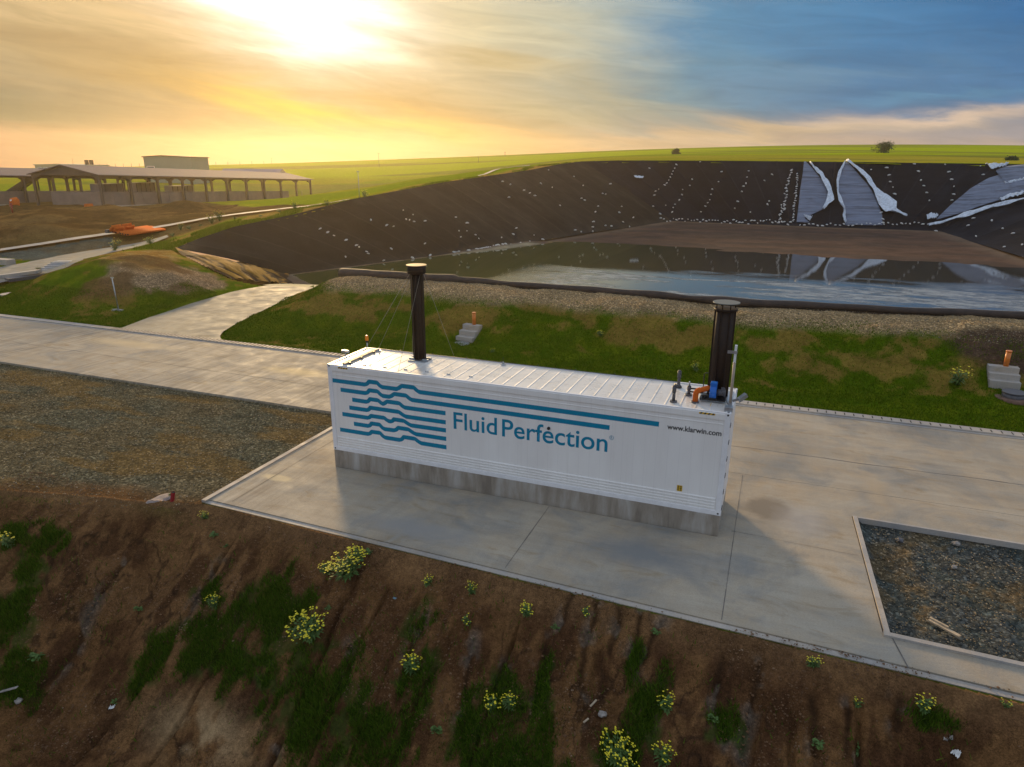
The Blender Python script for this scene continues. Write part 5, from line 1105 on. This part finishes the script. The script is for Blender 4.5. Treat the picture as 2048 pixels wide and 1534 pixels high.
# ------------------------------------------------------------------ plants on the earth slope and berm
def flower_plant(name, seed, hgt, spread, nstem, flowers, leafy=14):
    R_ = random.Random(seed); e = empty(name); b = MB(); f = MB(); s_ = MB()
    for i in range(leafy):
        a = R_.uniform(0, 6.28); l = R_.uniform(.5, 1.0)*spread*.8; w = l*.28; z_ = R_.uniform(.0, .25)*hgt; d = Vector((math.cos(a), math.sin(a), 0)); n_ = Vector((-d.y, d.x, 0))
        base = Vector((0, 0, z_)); m1 = base+d*l*.5+Vector((0, 0, l*.35)); tip = base+d*l+Vector((0, 0, l*.10))
        b.add([base, m1-n_*w/2, tip, m1+n_*w/2], [(0, 1, 3), (1, 2, 3)])
    for i in range(nstem):
        a = R_.uniform(0, 6.28); r = spread*math.sqrt(R_.random()); top = Vector((r*math.cos(a), r*math.sin(a), hgt*R_.uniform(.65, 1.0)*(1-.25*(r/spread)**2)))
        s_.tube([(0, 0, 0), (top.x*.45, top.y*.45, top.z*.6), tuple(top)], [.007, .006, .004], 4, cap=False)
        for j in range(4):
            q = Vector((top.x*R_.uniform(.4, .9), top.y*R_.uniform(.4, .9), 0)); q.z = top.z*R_.uniform(.35, .85); aa_ = R_.uniform(0, 6.28); d = Vector((math.cos(aa_), math.sin(aa_), .3))*R_.uniform(.05, .10); n_ = Vector((-d.y, d.x, 0))*.35
            b.add([q, q+d*.5-n_, q+d, q+d*.5+n_], [(0, 1, 2, 3)])
        for j in range(flowers):
            q = top+Vector((R_.gauss(0, .03), R_.gauss(0, .03), R_.gauss(0, .025))); s2 = R_.uniform(.012, .022)
            for k_ in range(4):
                aa_ = k_*1.57+R_.random(); d = Vector((math.cos(aa_), math.sin(aa_), .35))*s2*1.3; n_ = Vector((-d.y, d.x, 0))*.5; f.add([q, q+d*.6-n_, q+d, q+d*.6+n_], [(0, 1, 2, 3)])
    b.build('leaves', M_leaf, e, fix=False); s_.build('stems', M_leaf, e)
    if flowers: fo = f.build('blossom', M_flower, e, fix=False); fo['kind'] = 'stuff'
    return e
protos = {'big': flower_plant('flowering_weed', 1, .62, .42, 46, 3, 26), 'mid': flower_plant('flowering_weed', 2, .42, .26, 16, 2, 18), 'small': flower_plant('flowering_weed', 3, .30, .16, 6, 2, 12), 'leaf': flower_plant('leafy_weed', 4, .16, .17, 5, 0, 22)}
used = set()
def plant(kind, p, s_, label, grp=None, rot=None):
    pr = protos[kind]; o = pr if kind not in used else copy_tree(pr); used.add(kind)
    o.location = (float(p[0]), float(p[1]), hz_at(p[0], p[1])-.01); s_ = s_*1.12; o.scale = (s_*random.uniform(.8, 1.2), s_*random.uniform(.8, 1.2), s_*random.uniform(.85, 1.3)); o.rotation_euler = (random.uniform(-.15, .15), random.uniform(-.15, .15), rot if rot is not None else random.uniform(0, 6.28)); tag(o, label, 'weed', grp)
for kind, px, py, s_, lab in [
    ('big', 700, 1155, 1.0, 'large yellow flowering weed just below the pad edge, biggest of the upper row'), ('mid', 655, 1148, .9, 'smaller flowering weed touching the left side of the largest yellow clump'), ('mid', 718, 1118, .9, 'flowering weed rising against the pad edge behind the largest yellow clump'),
    ('big', 622, 1268, .95, 'round dense yellow flowering clump in the middle of the grass on the left slope'), ('mid', 410, 1035, .62, 'yellow flowering weed at the pad corner'), ('mid', 22, 1092, 1.0, 'yellow flowering weed at the left edge of the slope'),
    ('mid', 430, 1215, .8, 'sparse yellow flowering weed at the top of the long grass patch'), ('mid', 856, 1172, .62, 'small flowering weed below the pad, right of the largest clump'), ('mid', 943, 1185, .6, 'compact bushy weed with few flowers, third along below the pad'),
    ('mid', 1053, 1230, .75, 'flowering weed with spread leaves below the middle of the pad edge'), ('small', 935, 1235, .8, 'small upright weed under the compact bushy one'), ('small', 1172, 1228, .7, 'tiny bright weed close to the pad edge between the dark rills'),
    ('mid', 825, 1345, 1.0, 'leafy weed with a few yellow flowers in the narrow grass strip left of centre'), ('mid', 985, 1405, .85, 'pale flowering weed in the lower middle of the slope'), ('mid', 1020, 1420, .75, 'flowering weed beside the pale one in the lower middle'),
    ('mid', 1330, 1420, .8, 'flowering weed on the lower slope right of centre'), ('big', 1235, 1510, .85, 'bright yellow flowering clump at the bottom edge right of centre'), ('mid', 1325, 1520, 1.0, 'leafy flowering weed at the bottom edge right of the bright clump'),
    ('mid', 1625, 1335, .6, 'small yellow flowering weed on the slope under the right end of the pad'), ('small', 1715, 1408, .7, 'tiny weed on the bare slope at the right'), ('mid', 1845, 1418, .7, 'broad leaved weed on the bare slope at the right'),
    ('small', 2010, 1412, .6, 'tiny single flower weed at the right edge of the slope'), ('leaf', 740, 1105, .8, 'small leafy weed right against the pad edge'), ('leaf', 432, 1072, .9, 'low leafy rosette below the pad corner'), ('leaf', 450, 1090, .6, 'smaller leafy rosette under the pad corner'),
    ('leaf', 655, 1215, .6, 'leafy rosette between the two big yellow clumps'), ('leaf', 1107, 1253, .7, 'dark leafy rosette at the foot of a crack below the pad'), ('leaf', 1315, 1268, .7, 'leafy rosette at the head of a rill below the pad'), ('leaf', 280, 1220, .9, 'leafy rosette on the bare left slope'),
    ('leaf', 78, 1312, 1.0, 'leafy weed on bare soil at the lower left'), ('leaf', 228, 1404, .7, 'bright leafy tuft behind the crumpled white bag'), ('leaf', 1720, 1490, 1.0, 'dark leafy rosette low on the right slope'), ('leaf', 1640, 1485, .8, 'leafy rosette low on the slope left of the dark one'),
    ('leaf', 1430, 1440, 1.0, 'leafy tuft on the lower right slope'), ('leaf', 875, 1460, 1.0, 'upright leafy tuft low on the slope left of centre'), ('leaf', 340, 985, .6, 'small leafy tuft by the short red pipe')]:
    p = slope_hit(px, py+2); plant(kind, p, s_, lab)
for px, py, z_, s_, lab in [(1925, 705, 1.9, 1.7, 'yellow flowering bush on the eroded edge of the berm at the right'), (1398, 668, 1.9, 1.0, 'flowering weed on the gravel crest left of the wide stack'), (1203, 625, 2.1, .8, 'small flowering weed on the berm crest behind the middle of the container'),
                            (985, 672, 1.0, .6, 'bright weed on the berm face right of the steps'), (460, 520, 2.2, .4, 'small weed on the mound')][:4]:
    p = at(px, py, z_); plant('mid', p, s_, lab)
for i, (px, py) in enumerate([(137, 545), (80, 548), (230, 498), (268, 487), (300, 482), (345, 470), (362, 462), (400, 456), (440, 448), (470, 444), (590, 425), (560, 430), (655, 415), (690, 406), (730, 397), (520, 438), (425, 452), (380, 460)]):
    p = at(px, py, float(np.interp(px, [80, 230, 350, 480, 600, 730], [.4, 1.6, 2.2, 3.1, 4.0, 5.3]))); plant('leaf' if i % 2 else 'mid', p, 1.6+.5*(i % 3), 'yellow green weed tuft on the grassy verge above the left bank', 'weeds on the rim verge')

# grass blades: dense patches on the shaded slope, short turf on the berm
rng = np.random.default_rng(5)
def blades(name, P, hgt, wid, col_a, col_b, label):
    n = len(P); a = rng.uniform(0, 2*np.pi, n); h = hgt*rng.uniform(.5, 1.3, n); lean = rng.normal(0, .45, (n, 2))*h[:, None]; w = wid*rng.uniform(.6, 1.3, n)
    dx, dy = np.cos(a)*w, np.sin(a)*w; V = np.zeros((n, 3, 3)); V[:, 0] = P+np.stack([-dx, -dy, 0*dx-.01], -1); V[:, 1] = P+np.stack([dx, dy, 0*dx-.01], -1); V[:, 2] = P+np.stack([lean[:, 0], lean[:, 1], h], -1)
    k = rng.random(n)[:, None]; Cc = np.repeat((np.array(col_a)*(1-k)+np.array(col_b)*k)[:, None], 3, 1)
    o = np_mesh(name, V.reshape(-1, 3), np.arange(n*3).reshape(n, 3), M_grass, None, False, {'albedo': Cc.reshape(-1, 3)}); tag(o, label, 'grass', kind='stuff')
n = 600000; xs = rng.uniform(-9, 20, n); ys = rng.uniform(-10.2, -3.6, n); dcc = crest_y(xs)-ys
gwt = grassw(xs, ys); pr = .9*sst(.26, .85, gwt*.9+1.9*(fbm(xs*1.7, ys*.8, 5, 151, .65)-.52)+.6*(fbm(xs*6, ys*4, 3, 153)-.5))*sst(.06, .22, gwt)*sst(.2, .7, dcc)+.010*(dcc > .3)*(fbm(xs*.9, ys*.9, 3, 154) > .5)
kp = rng.random(n) < pr; xs, ys = xs[kp], ys[kp]
blades('grass', np.stack([xs, ys, height(xs, ys)], -1), .13, .011, (.026, .058, .004), (.09, .155, .012), 'dark green grass growing in patches on the shaded earth slope')
n = 330000; xs = rng.uniform(-48, 34, n); ys = rng.uniform(12.05, 22, n); zs_ = height(xs, ys)
wn = sst(.50, .62, .55*fbm(xs*.28, ys*.5, 4, 121)+.45*fbm(xs*1.4, ys*1.4, 5, 102)+.06*np.exp(-((zs_-1.2)/.7)**2)-.10*sst(1.0, .1, zs_))
okk = (rng.random(n) > wn*.85) & (zs_ < 1.75+.5*(rng.random(n)-.5)) & (sdist(xs, ys, RAMPP) > .15) & (~((xs > -40) & (xs < -24) & (zs_ > 1.2)))
xs, ys, zs_ = xs[okk], ys[okk], zs_[okk]
blades('grass', np.stack([xs, ys, zs_], -1), .075, .020, (.052, .105, .003), (.135, .18, .008), 'short green turf on the faces of the berm and the left mound')
n = 60000; t_ = rng.random(n)*8; ii = np.minimum(t_.astype(int), 7); RR = np.array([p[:2] for p in RIM[:9]]); q = RR[ii]*(1-(t_-ii))[:, None]+RR[ii+1]*(t_-ii)[:, None]; q = q+np.stack([-rng.random(n)*5, rng.normal(0, .5, n)], -1)
okk = (fbm(q[:, 0]*.5, q[:, 1]*.25, 4, 115) > .57) & (rng.random(n) < .6) & (sdist(q[:, 0], q[:, 1], [tuple(p[:2]) for p in PIT]) > .2); q = q[okk]
blades('grass', np.stack([q[:, 0], q[:, 1], height(q[:, 0], q[:, 1])-.02], -1), .28, .05, (.15, .20, .008), (.25, .27, .015), 'yellow green rough grass along the verge above the left bank')

# stones: gravel too many to count, plus the few single things lying about
def stones(name, xs, ys, smin, smax, label, m_):
    n = len(xs); z_ = height(xs, ys); base = np.array([(1, 0, 0), (-1, 0, 0), (0, 1, 0), (0, -1, 0), (0, 0, 1), (0, 0, -1)], float); fac = np.array([(0, 2, 4), (2, 1, 4), (1, 3, 4), (3, 0, 4), (2, 0, 5), (1, 2, 5), (3, 1, 5), (0, 3, 5)])
    s_ = (smin+(smax-smin)*rng.random(n)**3)[:, None, None]*rng.uniform(.5, 1.2, (n, 6, 3))*np.array([1, 1, .6]); V = base[None]*s_; a = rng.uniform(0, 6.28, n); ca, sa = np.cos(a)[:, None], np.sin(a)[:, None]
    V = np.stack([V[..., 0]*ca-V[..., 1]*sa, V[..., 0]*sa+V[..., 1]*ca, V[..., 2]], -1)+np.stack([xs, ys, z_], -1)[:, None]
    k = rng.random(n)[:, None]; Cc = np.where(k < .35, np.array([[.12, .12, .10]]), np.where(k < .8, np.array([[.27, .20, .11]]), np.array([[.40, .32, .22]]))); Cc = np.repeat(Cc[:, None], 6, 1)
    F = (np.arange(n)[:, None, None]*6+fac[None]).reshape(-1, 3); o = np_mesh(name, V.reshape(-1, 3), F, m_, None, False, {'albedo': Cc.reshape(-1, 3)}); tag(o, label, 'stones', kind='stuff')
M_st = mat('stones', rough=.9, extra=grass_x)
xs = rng.uniform(-26, -2.3, 26000); ys = rng.uniform(-5, 4.3, 26000); kp = (ys > crest_y(xs)-.5); stones('gravel', xs[kp], ys[kp], .008, .035, 'mixed grey and ochre gravel on the lot left of the pad', M_st)
xs = rng.uniform(16.05, 34, 24000); ys = rng.uniform(-2.75, 2.45, 24000); stones('gravel', xs, ys, .006, .032, 'dark rubble filling the kerbed bed at the right', M_st)
xs = rng.uniform(-16, 32, 40000); ys = rng.uniform(17.5, 23, 40000); zz_ = height(xs, ys); kp = zz_ > 1.75; stones('gravel', xs[kp], ys[kp], .015, .05, 'ochre gravel covering the crest of the berm', M_st)
xs = rng.uniform(-9, 20, 60000); ys = rng.uniform(-9.8, -3.8, 60000); kp = rng.random(60000) < sst(.42, .6, fbm(xs*.8, ys*.8, 4, 171)); xs, ys = xs[kp], ys[kp]; stones('loose_soil', xs, ys, .006, .04, 'small clods and stones scattered on the earth slope', mat('clods', rough=.95, extra=lambda k, o, base, b: k.ramp(k.noise(o, 3, 4), [(.35, (.10, .05, .022)), (.6, (.17, .09, .04)), (.72, (.30, .22, .15))])))
p = slope_hit(345, 1003); e = empty('drain_pipe', tuple(p)); tag(e, 'short dark red pipe sticking out of the soil left of the pad corner', 'pipe')
b = MB(); b.tube([(-.06, 0, -.1), (.0, .02, .10), (.05, .03, .30)], .058, 16, cap=False); b.build('pipe_body', M_red, e); b = MB(); b.tube([(.042, .028, .27), (.05, .03, .295)], .05, 16); b.build('bore', M_dark, e)
p = slope_hit(318, 995); e = empty('cement_spill', (p[0], p[1], p[2])); b = MB(); R_ = random.Random(2); n_ = 30; V_ = []; z9 = [0.0, .6, 1.0]
for f_, up_ in ((.0, .035), (.35, .04), (.7, .03), (1.0, -.02)):
    for a in np.linspace(0, 6.28, n_, endpoint=False):
        k_ = .8+.5*float(vn(np.array(a*1.6), np.array(f_), 9)); x_, y_ = .26*f_*k_*math.cos(a), .40*f_*k_*math.sin(a); V_.append((x_, y_, hz_at(p[0]+x_, p[1]+y_)-p[2]+up_))
b.add(V_, [(i*n_+q, i*n_+(q+1) % n_, (i+1)*n_+(q+1) % n_, (i+1)*n_+q) for i in range(3) for q in range(n_)], 0, True); b.build('crust', mat('spill_grey', (.27, .22, .20), .9, nscale=7, namp=.25, bump=.6, bscale=20), e, fix=False)
tag(e, 'pale grey patch of spilled cement beside the short red pipe', 'cement spill')
def scrap(px, py, m_, label, cat, size, seed, tall=.3):
    p = slope_hit(px, py); R_ = random.Random(seed); e = empty('litter', tuple(p), R_.uniform(0, 6)); tag(e, label, cat); b = MB(); n1_ = 9
    V_ = [(size*(i/(n1_-1)-.5)*(1-.35*j/5), size*tall*2*(j/5-.5)+R_.uniform(-.02, .02), .03+abs(R_.gauss(0, size*.16))) for i in range(n1_) for j in range(6)]
    b.add(V_, [(i*6+j, i*6+j+1, (i+1)*6+j+1, (i+1)*6+j) for i in range(n1_-1) for j in range(5)], 0, True); b.build('crumpled_film', m_, e, fix=False)
scrap(227, 1416, M_bag, 'crumpled white bag on the bare soil at the lower left', 'bag', .2, 1, .35); scrap(1912, 1510, M_bag, 'dull white scrap lying at the bottom right of the slope', 'scrap', .15, 2, .6)
scrap(1896, 1482, M_stone, 'thin pale strip above the dull white scrap at the bottom right', 'scrap', .2, 5, .15)
scrap(789, 1199, mat('blue_scrap', (.20, .36, .45), .6), 'tiny pale blue scrap on the bare slope below the pad', 'scrap', .07, 3, .5)
def plank(px, py, ln, rz, m_, label, tilt=.05):
    p = slope_hit(px, py); e = empty('plank', (p[0], p[1], hz_at(p[0], p[1])+.04), rz); tag(e, label, 'plank'); b = MB(); b.bar((-ln/2, 0, 0), (ln/2, 0, tilt), .085 if ln > .4 else .04, .02); b.build('board', m_, e, bevel=.004)
plank(14, 1392, .62, rad(20), M_stone, 'grey plank end lying at the left edge of the slope', .2); plank(1187, 1403, .2, rad(65), M_wood, 'short pale stick lying in the rubble rill'); plank(1172, 1443, .13, rad(50), M_wood, 'smaller grey stick below the pale one in the rill')
p = at(1888, 1258, -.1)
e = empty('plank', (p[0], p[1], hz_at(p[0], p[1])+.05), rad(-42)); tag(e, 'long pale splintered board lying in the rubble bed', 'plank'); b = MB(); b.bar((-.34, 0, 0), (.34, 0, .03), .09, .035); b.bar((-.36, .05, .03), (.05, .05, .05), .05, .03); b.build('board', M_wood, e)
for k_, (px, py, lab) in enumerate([(1912, 1086, 'pale rock at the back of the rubble bed'), (1908, 1133, 'smaller pale rock in the middle of the rubble bed'), (1800, 1079, 'dark rock near the corner of the rubble bed'), (38, 1405, 'pale rounded stone beside the plank end'), (1205, 1420, 'grey stone in the rubble rill')]):
    p = at(px, py, -.1) if px > 1500 else slope_hit(px, py); R_ = random.Random(k_); me = bpy.data.meshes.new('rock'); bm = bmesh.new(); bmesh.ops.create_icosphere(bm, subdivisions=2, radius=.09)
    for v_ in bm.verts: v_.co *= R_.uniform(.75, 1.2)*(1 if k_ != 1 else .7); v_.co.z *= .7
    bm.to_mesh(me); bm.free(); o = link('rock', me, M_stone if k_ != 2 else M_pgrey); o.location = (p[0], p[1], hz_at(p[0], p[1])+.03); tag(o, lab, 'rock')

# ------------------------------------------------------------------ evening haze
M_h = bpy.data.materials.new('haze'); M_h.use_nodes = True; k = NT(M_h.node_tree); k.n.clear(); oo = k.new('ShaderNodeOutputMaterial'); pv_ = k.new('ShaderNodeVolumePrincipled')
pv_.inputs['Color'].default_value = (1.0, .84, .58, 1); pv_.inputs['Density'].default_value = .00020; pv_.inputs['Anisotropy'].default_value = .72
k.l.new(pv_.outputs[0], oo.inputs['Volume'])
b = MB(); b.box(-900, -120, -12, 700, 1100, 46); hz_o = b.build('haze', M_h); tag(hz_o, kind='stuff')
